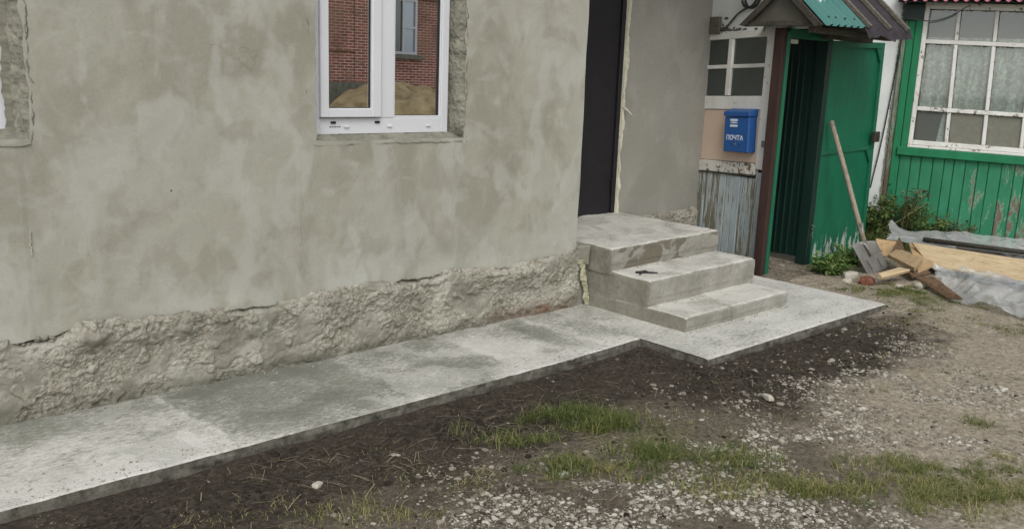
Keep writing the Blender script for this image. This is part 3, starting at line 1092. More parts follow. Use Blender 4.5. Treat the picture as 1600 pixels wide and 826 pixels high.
def step_block(name, x0, x1, y0, y1, z0, z1, seed, damp=False, tilt=.0):
    """box with worn edges: top, front and both sides as fine grids; tilt lifts the right end"""
    b = MB()
    A = {'tread': [], 'damp': [], 'left_shade': []}

    def rough(p):
        x, y, z = p
        k = .005 * fr(x * 2.2, y * 3, seed + 7, 2) + .0035 * fr(x * 6, y * 6 + z * 6, seed, 4) + .0022 * fr(x * 30, y * 30 + z * 9, seed + z * 20, 3)
        return k

    def edge_wear(d, t=0.0):
        return .006 * math.exp(-(d / .010) ** 2)

    def chip(x, y):
        return .012 * max(0, fr(x * 10, y * 10, seed * 3, 4) - .25)

    def up(x):
        return tilt * (x - x0) / (x1 - x0)

    def put(nu, nv, fn, tr, dm, sh):
        n0 = len(b.v)
        b.grid(nu, nv, fn)
        k = len(b.v) - n0
        A['tread'] += [tr] * k; A['damp'] += [dm] * k; A['left_shade'] += [sh] * k

    nx_ = max(8, int((x1 - x0) / .018)); ny_ = max(4, int((y1 - y0) / .022)); nz_ = max(5, int((z1 - z0) / .014))

    def top(u, w_):
        x = x0 + (x1 - x0) * u; y = y0 + (y1 - y0) * w_
        z = z1 + up(x) + rough((x, y, 0))
        z -= edge_wear(y - y0) + edge_wear(x - x0) + edge_wear(x1 - x)
        if w_ == 0:
            y += .004 * (1 + fr(x * 9, seed, 0, 4)) + chip(x, 0); z -= .8 * chip(x, 0)
        if u == 0: x += .004 + chip(0, y); z -= .6 * chip(0, y)
        if u == 1: x -= .004 + chip(0, y)
        return (x, y, z)

    def front(u, w_):
        x = x0 + (x1 - x0) * u; z = z0 + (z1 + up(x) - z0) * w_
        y = y0 + rough((x, 0, z)) + edge_wear(z1 + up(x) - z) + .004 * (1 - sst(w_, .34, .40 + .03 * fr(x * 5, seed, 0, 3)))
        if w_ == 1:
            t = top(u, 0); return t
        if u == 0: x += .004
        if u == 1: x -= .004
        return (x, y, z)

    def left(u, w_):
        y = y1 + (y0 - y1) * u; z = z0 + (z1 - z0) * w_
        if w_ == 1: return top(0, 1 - u)
        if u == 1: return front(0, w_)
        return (x0 + rough((0, y, z)) + edge_wear(z1 - z), y, z)

    def right(u, w_):
        y = y0 + (y1 - y0) * u; z = z0 + (z1 + tilt - z0) * w_
        if w_ == 1: return top(1, u)
        if u == 0: return front(1, w_)
        return (x1 - rough((0, y, z)), y, z)
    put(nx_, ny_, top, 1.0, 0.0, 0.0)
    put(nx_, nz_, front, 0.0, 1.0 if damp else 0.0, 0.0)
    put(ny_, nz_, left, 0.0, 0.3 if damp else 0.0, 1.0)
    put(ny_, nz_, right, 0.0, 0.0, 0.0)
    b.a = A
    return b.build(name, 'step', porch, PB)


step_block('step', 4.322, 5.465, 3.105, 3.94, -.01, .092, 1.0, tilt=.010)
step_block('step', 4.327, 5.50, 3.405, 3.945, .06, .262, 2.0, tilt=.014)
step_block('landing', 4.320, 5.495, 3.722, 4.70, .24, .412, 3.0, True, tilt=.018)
b = MB(); b.box(4.218, 4.34, 3.945, 4.69, -.03, .30); b.box(4.218, 4.3, 3.955, 4.69, .3005, .409); b.build('landing_infill', 'step', porch, PB)
# wedge of mortar between landing and wall corner
b = MB(); b.hexa([(4.2, 3.925, .405), (4.30, 3.89, .409), (4.318, 3.96, .409), (4.2, 3.96, .405)], [(4.22, 3.93, .31), (4.30, 3.90, .27), (4.318, 3.96, .27), (4.22, 3.96, .31)])
b.build('mortar_wedge', 'mortar', porch, PB, bevel=.006, fix=True)
b = MB()


def ff(u, w_):
    z = .005 + .315 * w_
    cx = 4.315 - .075 * w_ + .012 * fr(z * 16, 2, 2, 3)
    wd = .020 + .016 * fr(z * 13, 7, 2, 3) + .012 * (w_ > .8)
    return (cx + wd * (u - .5) * 2, 3.917 - .028 * math.sin(math.pi * u) * (.7 + .6 * fr(z * 20, u * 3, 1, 3)), z)


b.grid(7, 44, ff)
b.build('foam_seam', 'foam_yellow', porch, PB, smooth=False)

# ------------------------------------------------------------------ annex with the post box
AH = math.radians(-100)
annex = thing('timber_annex', 'old white timber annex wall with small panes above grey flaking planks', 'annex', (6.37, 3.86, 0.0), AH)
SH, XR = .042, -.5
b = MB(); b.box(-.95, .28, .0, .06, 1.905, 2.6); b.build('wall', 'whitewash', annex)
b = MB()
b.box(-.83, -.185, -.004, .045, 1.835, 1.90, SH, XR)
b.box(-.88, -.19, -.004, .045, 1.262, 1.372, SH, XR)
b.box(-.185, -.10, -.012, .05, .80, 1.93)
b.box(-.90, -.832, -.004, .05, 1.3, 1.9)
wf = b.build('window_frame', 'white_peel', annex, bevel=.004, fix=True)
b = MB(); b.box(-.595, -.545, -.010, .03, 1.376, 1.833, SH, XR); b.build('mullion', 'white_peel', wf, bevel=.004, fix=True)
for (a, c) in ((-.831, -.597), (-.543, -.187)):
    b = MB(); b.box(a, c, -.007, .028, 1.597, 1.628, SH, XR); b.build('glazing_bar', 'white_peel', wf, bevel=.004, fix=True)
    for (z0, z1) in ((1.376, 1.596), (1.629, 1.833)):
        b = MB(); b.box(a, c, .012, .016, z0, z1, SH, XR); b.build('pane', 'pane_dark', wf)
b = MB(); b.box(-.9, -.187, .006, .04, .835, 1.258, SH, XR); b.build('beige_panel', 'panel', annex)
b = MB(); b.box(-.9, -.187, -.008, .04, .735, .83, SH, XR); b.build('rail', 'rail_peel', annex, bevel=.006, fix=True)
b = MB(); b.box(-.9, -.187, -.014, .04, .724, .7335, SH, XR); b.build('drip_strip', 'dark_board', annex)
x = -.905
rs = random.Random(12)
while x < -.115:
    wd = .082 + rs.uniform(-.006, .006)
    x2 = min(x + wd, -.105)
    b = MB(); b.box(x + .004, x2 - .004, rs.uniform(-.006, .004), .03, -.06, .722 + (.05 if x > -.19 else 0), 0)
    b.build('plank', 'plank_blue', annex, bevel=.004, fix=True)
    x += wd
b = MB(); b.box(-.90, -.11, .034, .06, -.06, .80); b.build('backing_board', 'dark_board', annex)
b = MB(); b.box(-.815, -.70, -.03, .0, 1.872, 2.012); b.build('beam_end', 'old_board', annex, bevel=.005, fix=True)
# flaking limewash and cracks near the beam end
b = MB()
for k in range(26):
    cx, cz = rs.uniform(-.70, -.2), 1.905 + rs.uniform(-.012, .016)
    if k < 8:
        cx, cz = rs.uniform(-.70, -.63), rs.uniform(1.88, 2.0)
    r = rs.uniform(.006, .016)
    c0 = len(b.v); b.v.append((cx, -.008, cz))
    for j in range(7):
        a = j * 2 * math.pi / 7; q = r * rs.uniform(.6, 1.3)
        b.v.append((cx + q * math.cos(a) * 1.5, -.002, cz + q * math.sin(a)))
    for j in range(7):
        b.f.append((c0, c0 + 1 + j, c0 + 1 + (j + 1) % 7))
tag(b.build('bare_patches', 'old_board', annex), kind='stuff')
b = MB(); b.box(-.128, -.072, -.03, -.012, .985, 1.035)
b.build('latch', 'steel', annex, bevel=.003, fix=True)

# post box (hangs on the panel: a thing of its own)
pbm = thing('post_box', 'blue metal post box with white lettering on the beige annex panel', 'post box')
pbm.parent = None
pbm.location = Vector((6.37, 3.86, 0)) + Matrix.Rotation(AH, 3, 'Z') @ Vector((-.338, -.0, .925))
pbm.rotation_euler = (0, math.radians(-2.2), AH)
b = MB(); b.box(-.135, .135, -.095, -.002, 0, .285); b.build('body', 'blue', pbm, bevel=.006, fix=True)
b = MB(); b.hexa([(-.142, -.105, .325), (.142, -.105, .325), (.142, -.002, .352), (-.142, -.002, .352)], [(-.142, -.105, .288), (.142, -.105, .288), (.142, -.002, .288), (-.142, -.002, .288)])
b.build('lid', 'blue', pbm, bevel=.005, fix=True)
b = MB()
for z0 in (.250, .204):
    b.box(-.068, .012, -.0975, -.0955, z0, z0 + .017)
for s_ in (1, -1):                      # winged emblem between the two bars
    for k_ in range(5):
        cx_ = -.028 + s_ * (.005 + k_ * .0075)
        b.box(cx_ - .003, cx_ + .003, -.0975, -.0955, .232 + k_ * .0006, .245 - k_ * .0012)
b.build('emblem', 'print', pbm)
tcv = bpy.data.curves.new('lettering', 'FONT')
tcv.body = '\u041f\u041e\u0427\u0422\u0410'
tcv.size = .053
tcv.align_x = 'CENTER'
tcv.offset = .0012
tcv.extrude = .0006
to = bpy.data.objects.new('lettering_curve', tcv)
COL.objects.link(to)
dg = bpy.context.evaluated_depsgraph_get()
tm = bpy.data.meshes.new_from_object(to.evaluated_get(dg))
bpy.data.objects.remove(to)
lo = obj('lettering', tm, 'print', pbm)
lo.rotation_euler = (math.pi / 2, 0, 0)
lo.location = (-.012, -.0965, .098)
b = MB(); b.tube([(.0, -.094, .066), (.0, -.099, .066)], .010, 10); b.build('keyhole', 'steel', pbm, fix=True)
for xm in (-.05, .03):
    b = MB(); b.box(xm, xm + .015, -.0972, -.0955, .060, .066); b.build('mark', 'gasket', pbm)

# ------------------------------------------------------------------ gate with its little roof
GB = (6.62, 3.84, -.03)
gate = thing('roofed_gate', 'dark green metal yard gate standing open under a small gabled roof', 'gate', GB)
b = MB(); b.box(6.232, 6.285, 3.80, 3.88, -.08, 1.90); b.build('post', 'brown_red', gate, GB, bevel=.003, fix=True)
b = MB(); b.box(6.2865, 6.325, 3.79, 3.885, -.08, 1.88); b.build('jamb_strip', 'green_metal', gate, GB, bevel=.003, fix=True)
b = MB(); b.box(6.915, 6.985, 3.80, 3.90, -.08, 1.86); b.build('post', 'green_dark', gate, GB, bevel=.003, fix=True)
b = MB(); b.box(6.326, 6.98, 3.802, 3.88, 1.835, 1.905); b.build('lintel', 'green_metal', gate, GB, bevel=.003, fix=True)
b = MB(); b.box(6.33, 6.62, 3.90, 3.93, 1.80, 1.834); b.build('bright_gap_slat', 'white_peel', gate, GB, bevel=.003, fix=True)  # white slat added in place of a bright gap behind the lintel
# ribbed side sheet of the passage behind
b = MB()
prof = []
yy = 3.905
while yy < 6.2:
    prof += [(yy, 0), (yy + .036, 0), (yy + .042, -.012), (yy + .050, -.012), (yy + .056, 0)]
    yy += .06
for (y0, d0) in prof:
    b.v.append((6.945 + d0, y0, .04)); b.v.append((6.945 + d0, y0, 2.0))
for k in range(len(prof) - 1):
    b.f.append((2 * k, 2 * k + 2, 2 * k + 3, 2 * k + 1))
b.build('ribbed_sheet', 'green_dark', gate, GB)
# open leaf
LW_, LH_ = .985, 1.865
lm = Matrix.Translation((6.985, 3.825, -.02)) @ Matrix.Rotation(math.radians(-1.5), 4, 'Y') @ Matrix.Rotation(math.radians(.6), 4, 'Z')


def xf(b_, m):
    b_.v = [tuple(m @ Vector(q)) for q in b_.v]
    return b_


b = MB()
nr = 26
zs = (0.03, LH_ - .02)
P = []
xx = .03
while xx < LW_ - .03:
    P += [(xx, 0), (xx + .085, 0), (xx + .090, -.0012), (xx + .098, -.0012), (xx + .103, 0)]
    xx += .108
for (x0, d0) in P:
    x0 = min(x0, LW_ - .02)
    for k in range(9):
        b.v.append((x0, d0, zs[0] + (zs[1] - zs[0]) * k / 8))
for k in range(len(P) - 1):
    for j in range(8):
        b.f.append((9 * k + j, 9 * k + 9 + j, 9 * k + 10 + j, 9 * k + 1 + j))
xf(b, lm)
leaf = b.build('gate_leaf', 'green_leaf', gate, GB)
b = MB()
b.box(0, .045, -.022, .02, 0, LH_); b.box(LW_ - .05, LW_, -.022, .02, 0, LH_)
b.box(.046, LW_ - .051, -.022, .02, LH_ - .05, LH_); b.box(.046, LW_ - .051, -.022, .02, .0, .04)
b.box(.046, LW_ - .051, -.014, .018, .93, .965)
for (cx, cz, sx, sz) in ((LW_ - .05, LH_ - .05, -1, -1), (LW_ - .05, .93, -1, -1)):
    i = len(b.v)
    b.v += [(cx, -.020, cz), (cx + sx * .09, -.020, cz), (cx, -.020, cz + sz * .12), (cx, -.004, cz), (cx + sx * .09, -.004, cz), (cx, -.004, cz + sz * .12)]
    b.f += [(i, i + 1, i + 2), (i + 3, i + 5, i + 4), (i, i + 3, i + 4, i + 1), (i + 1, i + 4, i + 5, i + 2), (i + 2, i + 5, i + 3, i)]
xf(b, lm)
b.build('leaf_frame', 'green_metal', leaf, GB, bevel=.002, fix=True)
for z0 in (1.62, .22):
    b = MB(); b.tube([(-.012, -.018, z0), (-.012, -.018, z0 + .10)], .014, 10); xf(b, lm); b.build('hinge', 'rust', leaf, GB, fix=True)
b = MB(); b.box(LW_ - .085, LW_ + .012, -.06, -.023, 1.0, 1.09); b.box(LW_ - .03, LW_ + .03, -.045, -.03, 1.03, 1.05); xf(b, lm); b.build('lock', 'rust', leaf, GB, bevel=.004, fix=True)
# twist of wire at the lower hinge
b = MB(); b.tube([(6.96 + .02 * math.sin(k * 1.9), 3.79 - .01 * math.cos(k * 2.3), .22 + .012 * k) for k in range(10)], .004, 5); b.build('wire_tie', 'steel', gate, GB)

# roof: ridge along X, gable to the left
RX0, RX1 = 6.10, 7.42
EF, ER, RG = (3.43, 1.925), (4.08, 1.93), (3.755, 2.215)
b = MB()
b.hexa([(RX0, EF[0], EF[1]), (RX1, EF[0] - .02, EF[1] + .03), (RX1, RG[0], RG[1] + .03), (RX0, RG[0], RG[1])],
       [(RX0, EF[0] + .01, EF[1] - .015), (RX1, EF[0] - .01, EF[1] + .015), (RX1, RG[0], RG[1] + .012), (RX0, RG[0], RG[1] - .018)])
b.hexa([(RX0, RG[0] + .002, RG[1]), (RX1, RG[0] + .002, RG[1] + .03), (RX1, ER[0], ER[1] + .03), (RX0, ER[0], ER[1])],
       [(RX0, RG[0] + .002, RG[1] - .018), (RX1, RG[0] + .002, RG[1] + .012), (RX1, ER[0] - .01, ER[1] + .015), (RX0, ER[0] - .01, ER[1] - .015)])
roof = b.build('roof', 'dark_board', gate, GB)


def slope_pt(x, t, lift):
    """t = 0 at the front eave, 1 at the ridge"""
    y = EF[0] - .03 + (RG[0] - EF[0] + .03) * t
    z = EF[1] - .022 + (RG[1] - EF[1] + .03) * t + .026 * (x - RX0) / (RX1 - RX0)
    return (x, y - lift * .66, z + lift * .75)


b = MB()                                    # teal ribbed sheet on the left of the front slope
cuts = []
x = RX0 - .005
rib = .098
while x < 6.66:
    cuts += [(x, .012), (x + .046, .012), (x + .056, .030), (x + .078, .030), (x + .088, .012)]
    x += rib
for (x0, d0) in cuts:
    b.v.append(slope_pt(x0, -.02, d0)); b.v.append(slope_pt(x0, 1.0, d0))
for k in range(len(cuts) - 1):
    b.f.append((2 * k, 2 * k + 2, 2 * k + 3, 2 * k + 1))
b.build('ribbed_sheet', 'teal', roof, GB)
for k, xn in enumerate((6.20, 6.30, 6.44, 6.58)):
    b = MB(); p = Vector(slope_pt(xn, .14, .026)); b.tube([p, p + Vector((0, -.006, .006))], .007, 8); b.build('roof_screw', 'gasket', roof, GB, fix=True)
b = MB()                                    # felt on the right, ragged along the eave


def feltfn(u, w_):
    x = 6.665 + (RX1 + .02 - 6.665) * u
    t = w_ - (.10 + .09 * fr(x * 7, 2.2, 0, 3)) * (1 - w_)
    p = slope_pt(x, t, .016 + .006 * fr(x * 8, w_ * 5, 1, 3))
    return (p[0], p[1], p[2] - (.04 if w_ == 0 else 0))


b.grid(40, 14, feltfn)
b.build('felt', 'felt', roof, GB)
for xb in (6.70, 7.02, 7.34):
    b = MB()
    p0, p1 = Vector(slope_pt(xb, -.04, .02)), Vector(slope_pt(xb, 1.0, .02))
    q0, q1 = Vector(slope_pt(xb, -.04, .05)), Vector(slope_pt(xb, 1.0, .05))
    dx = Vector((.035, 0, 0))
    b.hexa([q0, q0 + dx, q1 + dx, q1], [p0, p0 + dx, p1 + dx, p1])
    b.build('batten', 'old_board', roof, GB, bevel=.003, fix=True)
# gable: rake boards, tie board, infill
b = MB(); b.hexa([(6.10, 3.47, 1.945), (6.125, 3.47, 1.945), (6.125, 4.06, 1.945), (6.10, 4.06, 1.945)], [(6.10, 3.47, 1.905), (6.125, 3.47, 1.905), (6.125, 4.06, 1.905), (6.10, 4.06, 1.905)])
b.build('tie_board', 'dark_board', gate, GB, bevel=.003, fix=True)
for (ya, za, yb, zb) in ((4.10, 1.915, 3.757, 2.222), (3.41, 1.91, 3.753, 2.222)):
    b = MB(); b.hexa([(6.075, ya, za + .0), (6.098, ya, za), (6.098, yb, zb), (6.075, yb, zb)], [(6.075, ya + (-.05 if ya > 3.8 else .05), za - .012), (6.098, ya + (-.05 if ya > 3.8 else .05), za - .012), (6.098, yb, zb - .06), (6.075, yb, zb - .06)])
    b.build('rake_board', 'dark_board', gate, GB, fix=True)
b = MB()
i = 0
b.v += [(6.14, 3.47, 1.93), (6.14, 4.04, 1.93), (6.14, 3.755, 2.19), (6.155, 3.47, 1.93), (6.155, 4.04, 1.93), (6.155, 3.755, 2.19)]
b.f += [(0, 2, 1), (3, 4, 5), (0, 1, 4, 3), (1, 2, 5, 4), (2, 0, 3, 5)]
b.build('gable_panel', 'gable', gate, GB)
b = MB(); b.box(6.16, 7.40, 3.50, 3.56, 1.86, 1.905); b.build('eave_beam', 'dark_board', gate, GB, bevel=.004, fix=True)
b = MB(); b.box(6.70, 7.46, 3.70, 3.76, 1.845, 1.96); b.build('header_board', 'dark_board', gate, GB, bevel=.004, fix=True)

# ------------------------------------------------------------------ green house
HD = -25.0
GH = math.radians(-90 - HD)
gloc = Vector((8.82, 3.89, 0))
grn = thing('green_house', 'green plank house with a large white many-paned window and raspberry eave', 'house', gloc, GH)
gm = Matrix.Translation(gloc) @ Matrix.Rotation(GH, 4, 'Z')
rs = random.Random(21)
x = -.155
while x < 2.4:
    wd = .100 + rs.uniform(-.014, .012)
    b = MB(); b.box(x + .002, x + wd - .002, rs.uniform(.0, .008), .03, -.08, .842 if x < 1.25 else 2.4)
    b.build('plank', 'green_wall', grn, bevel=.005, fix=True)
    x += wd
b = MB(); b.box(-.16, 2.4, .032, .05, -.08, .9); b.box(-.16, -.02, .03, .05, .9, 2.5); b.build('backing_board', 'dark_board', grn)
TS, TX = -.022, .4
b = MB(); b.box(-.142, -.075, -.016, .03, .36, 2.5); b.build('corner_board', 'green_trim', grn, bevel=.005, fix=True)
b = MB(); b.box(-.185, -.144, -.010, .03, .36, 2.5); b.build('corner_strip', 'worn_strip', grn, bevel=.005, fix=True)
b = MB(); b.box(-.073, -.012, -.024, .03, .86, 2.4); b.build('casing', 'green_trim', grn, bevel=.005, fix=True)
b = MB(); b.box(-.10, 1.4, -.045, .03, .845, .925, TS, 0); b.build('sill_board', 'green_trim', grn, bevel=.006, fix=True)
b = MB(); b.box(-.012, 1.4, -.040, .03, .926, .95, TS, 0); b.build('sill_cap', 'white_peel', grn, bevel=.005, fix=True)
zb, z1, z2, z3 = .952, 1.30, 1.928, 2.24
mx_ = (-.01, .305, .625, .945, 1.265)
b = MB()
b.box(-.010, .032, -.022, .03, zb, 2.30)
b.box(1.255, 1.30, -.022, .03, zb, 2.30)
b.box(.033, 1.254, -.020, .03, zb + .0, zb + .045, TS, 0)
b.box(.033, 1.254, -.020, .03, z3 - .012, z3 + .05, TS, 0)
gw = b.build('window_frame', 'white_peel', grn, bevel=.005, fix=True)
for zz in (z1, z2):
    b = MB(); b.box(.033, 1.254, -.016, .026, zz - .018, zz + .020, TS, 0); b.build('rail', 'white_peel', gw, bevel=.004, fix=True)
rows = ((zb + .047, z1 - .020, .035), (z1 + .022, z2 - .020, .018), (z2 + .022, z3 - .016, .0))
for mxx in mx_[1:-1]:
    for (a, c, off) in rows:
        b = MB(); o = .0
        b.box(mxx - .016, mxx + .018, -.012, .024, a, c, TS, 0)
        b.v = [(q[0] + (q[2] - 1.6) * -.035, q[1], q[2]) for q in b.v]
        b.build('glazing_bar', 'white_peel', gw, bevel=.004, fix=True)
for r, (a, c, off) in enumerate(rows):
    for k in range(4):
        b = MB(); x0 = mx_[k] + .008; x1 = mx_[k + 1]
        b.box(max(.034, x0), min(1.253, x1), .010, .013, a, c, TS, 0)
        b.build('pane', 'pane_cloud' if (r == 0 and k != 0) else 'pane_clear', gw)
        b = MB()
        xa, xb_ = max(.034, x0) + .004 * (k > 0), min(1.253, x1) - .016
        sl = -.035 * ((a + c) / 2 - 1.6)
        n_ = 14
        for q_ in range(n_):                               # old cracked putty, uneven
            za, zc = a + (c - a) * q_ / n_, a + (c - a) * (q_ + 1) / n_
            sq = (-.035 * ((za + zc) / 2 - 1.6)) if k > 0 else 0
            b.box(xa + .006 + sq, xa + .009 + rs.uniform(0, .007) + sq, .004, .009, za, zc + .002, TS, 0)
            if rs.random() < .6:
                xq = xa + (xb_ - xa) * q_ / n_
                b.box(xq, xq + (xb_ - xa) / n_ + .002, .004, .009, c - .004 - rs.uniform(0, .006), c + .001, TS, 0)
        tag(b.build('putty', 'dark_board', gw), kind='stuff')
b = MB()
def lacefn(u, w_):
    x = .0 + 1.27 * u; z = 1.27 + .70 * w_
    return (x, .050 + .020 * math.sin(x * 52 + 1.5 * fr(x * 4, z * 2, 0, 2)) + .006 * fr(x * 6, z * 3, 1, 3), z)
b.grid(120, 24, lacefn)
b.build('curtain', 'lace', grn, smooth=True)
b = MB()
b.box(.30, 1.25, .03, .04, .95, 1.29)
b.hexa([(.235, .03, .96), (.298, .03, .96), (.298, .036, .96), (.235, .036, .96)], [(.27, .03, 1.29), (.298, .03, 1.29), (.298, .036, 1.29), (.27, .036, 1.29)])
b.build('blind', 'lace', grn)
b = MB(); b.box(-.01, 1.3, .45, .47, .8, 2.5); b.box(-.012, .008, .05, .46, .8, 2.5); b.box(1.28, 1.3, .05, .46, .8, 2.5); b.box(0, 1.29, .05, .46, .88, .90)
b.build('room_backing', 'room', grn)
b = MB(); b.box(1.301, 2.4, .031, .05, .9, 2.5); b.box(-.012, 1.301, -.002, .05, 2.303, 2.5); b.build('upper_wall', 'green_trim', grn)
b = MB()
b.box(-1.1, -.187, .02, .06, -.08, 2.6); b.build('side_wall', 'whitewash', grn)
b = MB()
for k in range(36):                                     # ragged strip where limewash meets the corner board
    z = .35 + 2.1 * k / 36
    b.box(-.197 - rs.uniform(0, .012), -.186, .004, .019, z, z + .05 + rs.uniform(-.01, .006))
b.build('broken_joint', 'mortar', grn)
# eave: corrugated raspberry sheet and the fascia below it
b = MB()
def eave(u, w_):
    x = -.25 + 2.9 * u
    return (x, -.27 + .9 * w_, 2.285 + .30 * w_ + .012 * math.sin(x * 2 * math.pi / .085) + .02 * x * 0)
b.grid(380, 3, eave)
er = b.build('eave_sheet', 'pink', grn, smooth=True)
b = MB(); b.hexa([(-.25, -.20, 2.285), (2.6, -.20, 2.285), (2.6, .62, 2.553), (-.25, .62, 2.553)], [(-.25, -.20, 2.27), (2.6, -.20, 2.27), (2.6, .62, 2.535), (-.25, .62, 2.535)])
b.build('soffit', 'green_dark', grn)
b = MB(); b.box(-.187, -.012, -.045, -.025, 2.12, 2.275); b.build('eave_shade_board', 'green_dark', grn, bevel=.004, fix=True)  # dark board standing in for the shadow under the eave
b = MB(); b.box(2.38, 2.4, .06, 3.0, -.08, 2.5); b.box(-1.1, -1.08, .07, 3.0, -.08, 2.6); b.box(-1.1, 2.4, 3.0, 3.02, -.08, 2.5)
b.build('outer_walls', 'green_dark', grn)

# cables
def cable(name, pts, r, mat, label, sub=6):
    P_ = [Vector(p) for p in pts]
    out = []
    for k in range(len(P_) - 1):
        a = P_[max(k - 1, 0)]; b1 = P_[k]; c1 = P_[k + 1]; d1 = P_[min(k + 2, len(P_) - 1)]
        for s in range(sub):
            t = s / sub
            out.append(.5 * ((2 * b1) + (c1 - a) * t + (2 * a - 5 * b1 + 4 * c1 - d1) * t * t + (3 * b1 - a - 3 * c1 + d1) * t ** 3))
    out.append(P_[-1])
    b_ = MB(); b_.tube(out, r, 7)
    base = tuple(P_[0])
    return tag(b_.build(name, mat, None, base, smooth=True, loc=base), label, 'cable')


am = Matrix.Translation((6.37, 3.86, 0)) @ Matrix.Rotation(AH, 4, 'Z')
cable('cable', [am @ Vector(q) for q in ((-.70, -.012, 1.905), (-.62, -.02, 1.93), (-.52, -.02, 2.02), (-.45, -.015, 2.06), (-.36, -.02, 2.09), (-.25, -.02, 2.2))], .008, 'cable_grey',
      'grey cable running from the beam end across the white annex wall')
cable('cable', [am @ Vector((-.335 + .085 * math.cos(t_), -.025 - .004 * k, 2.15 + .085 * math.sin(t_))) for k, t_ in enumerate([i * .7 for i in range(19)])], .010, 'cable',
      'black cable coiled in a loop on the white annex wall above the gate')
cable('cable', [gm @ Vector(q) for q in ((-.16, -.03, 2.19), (-.173, -.03, 2.07), (-.205, .0, 1.55), (-.25, .0, .95), (-.30, .0, .50))], .006, 'cable',
      'thin black cable hanging down the white wall beside the green corner board')
cable('cable', [gm @ Vector(q) for q in ((-.15, -.10, 2.13), (.05, -.12, 2.11), (.2, -.14, 2.15), (.36, -.2, 2.25))], .005, 'cable_grey',
      'thin grey cable sagging across the top corner of the green house window')

# ------------------------------------------------------------------ shovel
SB = (7.1, 3.33, -.02)
shov = thing('shovel', 'worn square-bladed shovel leaning against the green gate leaf', 'shovel', SB)
b = MB(); b.tube([(7.132, 3.40, .20), (7.112, 3.49, .44), (7.079, 3.63, .82), (7.045, 3.775, 1.20)], .022, 10, .019)
b.build('handle', 'handle', shov, SB, smooth=True)
TL, TR, BR, BL = Vector((6.985, 3.44, .205)), Vector((7.235, 3.36, .235)), Vector((7.345, 3.275, .012)), Vector((7.085, 3.32, -.035))
nrm = (TR - TL).cross(BL - TL).normalized()
if nrm.y > 0:
    nrm = -nrm
b = MB()


def bladefn(u, w_):
    p = (TL * (1 - u) + TR * u) * (1 - w_) + (BL * (1 - u) + BR * u) * w_
    dish = .018 * (1 - (2 * u - 1) ** 2) - .012 * math.exp(-((u - .5) / .06) ** 2) * (1 - w_) * 1.6
    ctr = (u - .5)
    p = p + (BL - TL).normalized() * (-.02 * (1 - (2 * ctr) ** 2) * (1 if w_ < .5 else -.6) * abs(1 - 2 * w_))
    return p - nrm * dish


b.grid(16, 14, bladefn)
blade = b.build('blade', 'steel', shov, SB, smooth=True)
so = blade.modifiers.new('thickness', 'SOLIDIFY'); so.thickness = .004
b = MB(); c_ = (TL + TR) / 2; d_ = (BL + BR) / 2
b.tube([Vector((7.12, 3.455, .38)), Vector((7.124, 3.41, .22)), c_ * .92 + d_ * .08 + nrm * .012, c_ * .55 + d_ * .45 + nrm * .004], .022, 10, .008)
b.build('socket', 'steel', shov, SB, smooth=True)
for s in (-.22, .22):
    b = MB()
    p0 = c_ * .45 + d_ * .55 + (TR - TL) * s; p1 = c_ * .1 + d_ * .9 + (TR - TL) * s * .9
    b.tube([p0 + nrm * .002, p1 + nrm * .002], .0025, 6); b.build('rib', 'rust', blade, SB)


# ------------------------------------------------------------------ timber and film by the green house
def board4(name, top, th, mat, label, group=None):
    top = [Vector(p) for p in top]
    n_ = (top[1] - top[0]).cross(top[3] - top[0]).normalized()
    if n_.z < 0:
        n_ = -n_
    b_ = MB(); b_.hexa([tuple(p) for p in top], [tuple(p - n_ * th) for p in top])
    base = tuple(sum(top, Vector()) / 4 - n_ * th)
    o_ = b_.build(name, mat, None, base, bevel=.003, fix=True, loc=base)
    return tag(o_, label, 'board', group)


board4('plank', [(7.67, 3.25, .2), (7.80, 1.2, .2), (7.60, 1.2, .06), (7.50, 3.00, .06)], .028, 'wood_pale_y', 'widest pale yellow sawn plank lying along the timber pile')
board4('plank', [(7.86, 3.2, .12), (8.00, 1.2, .12), (7.66, 1.2, .06), (7.60, 3.15, .06)], .03, 'wood_brown', 'brown plank lying underneath the pale yellow plank of the pile')
board4('plywood_scrap', [(7.76, 3.31, .17), (7.78, 3.16, .17), (7.51, 2.96, .08), (7.14, 2.94, .055)], .018, 'wood_tan', 'torn tan plywood scrap with a pointed end beside the pale plank')
board4('plywood_scrap', [(7.57, 3.52, .2), (7.71, 3.35, .18), (7.56, 3.3, .08), (7.46, 3.42, .07)], .012, 'wood_tan', 'orange tan plywood scrap behind the shovel blade')
board4('wood_scrap', [(7.60, 3.33, .245), (7.47, 3.22, .17), (7.44, 3.28, .14), (7.37, 3.3, .1)], .014, 'wood_brown', 'dark brown pointed wood scrap sticking up above the short block')
board4('wood_block', [(7.50, 3.28, .16), (7.33, 3.0, .14), (7.08, 2.95, .1), (7.33, 3.29, .125)], .035, 'wood_mid', 'short thick grey tan board lying on top of the other scraps')
board4('batten', [(6.68, 3.05, .09), (7.05, 3.06, .09), (7.04, 2.96, .09), (6.64, 3.0, .07)], .03, 'wood_pale', 'short pale batten lying in front beside the shovel blade')
board4('wood_scrap', [(7.09, 3.0, .06), (7.48, 3.04, .06), (7.26, 2.89, .05), (7.03, 2.93, .04)], .02, 'wood_brown', 'brown scrap of board under the short thick board')
board4('plank', [(6.97, 2.90, .055), (7.02, 2.77, .075), (6.70, 2.42, .02), (6.73, 2.53, -.01)], .014, 'wood_brown', 'curved brown bark-edged board at the edge of the plastic film')
b = MB(); b.tube([(7.90, 3.25, .20), (8.06, 2.49, .20), (8.28, 1.3, .2)], .022, 10)
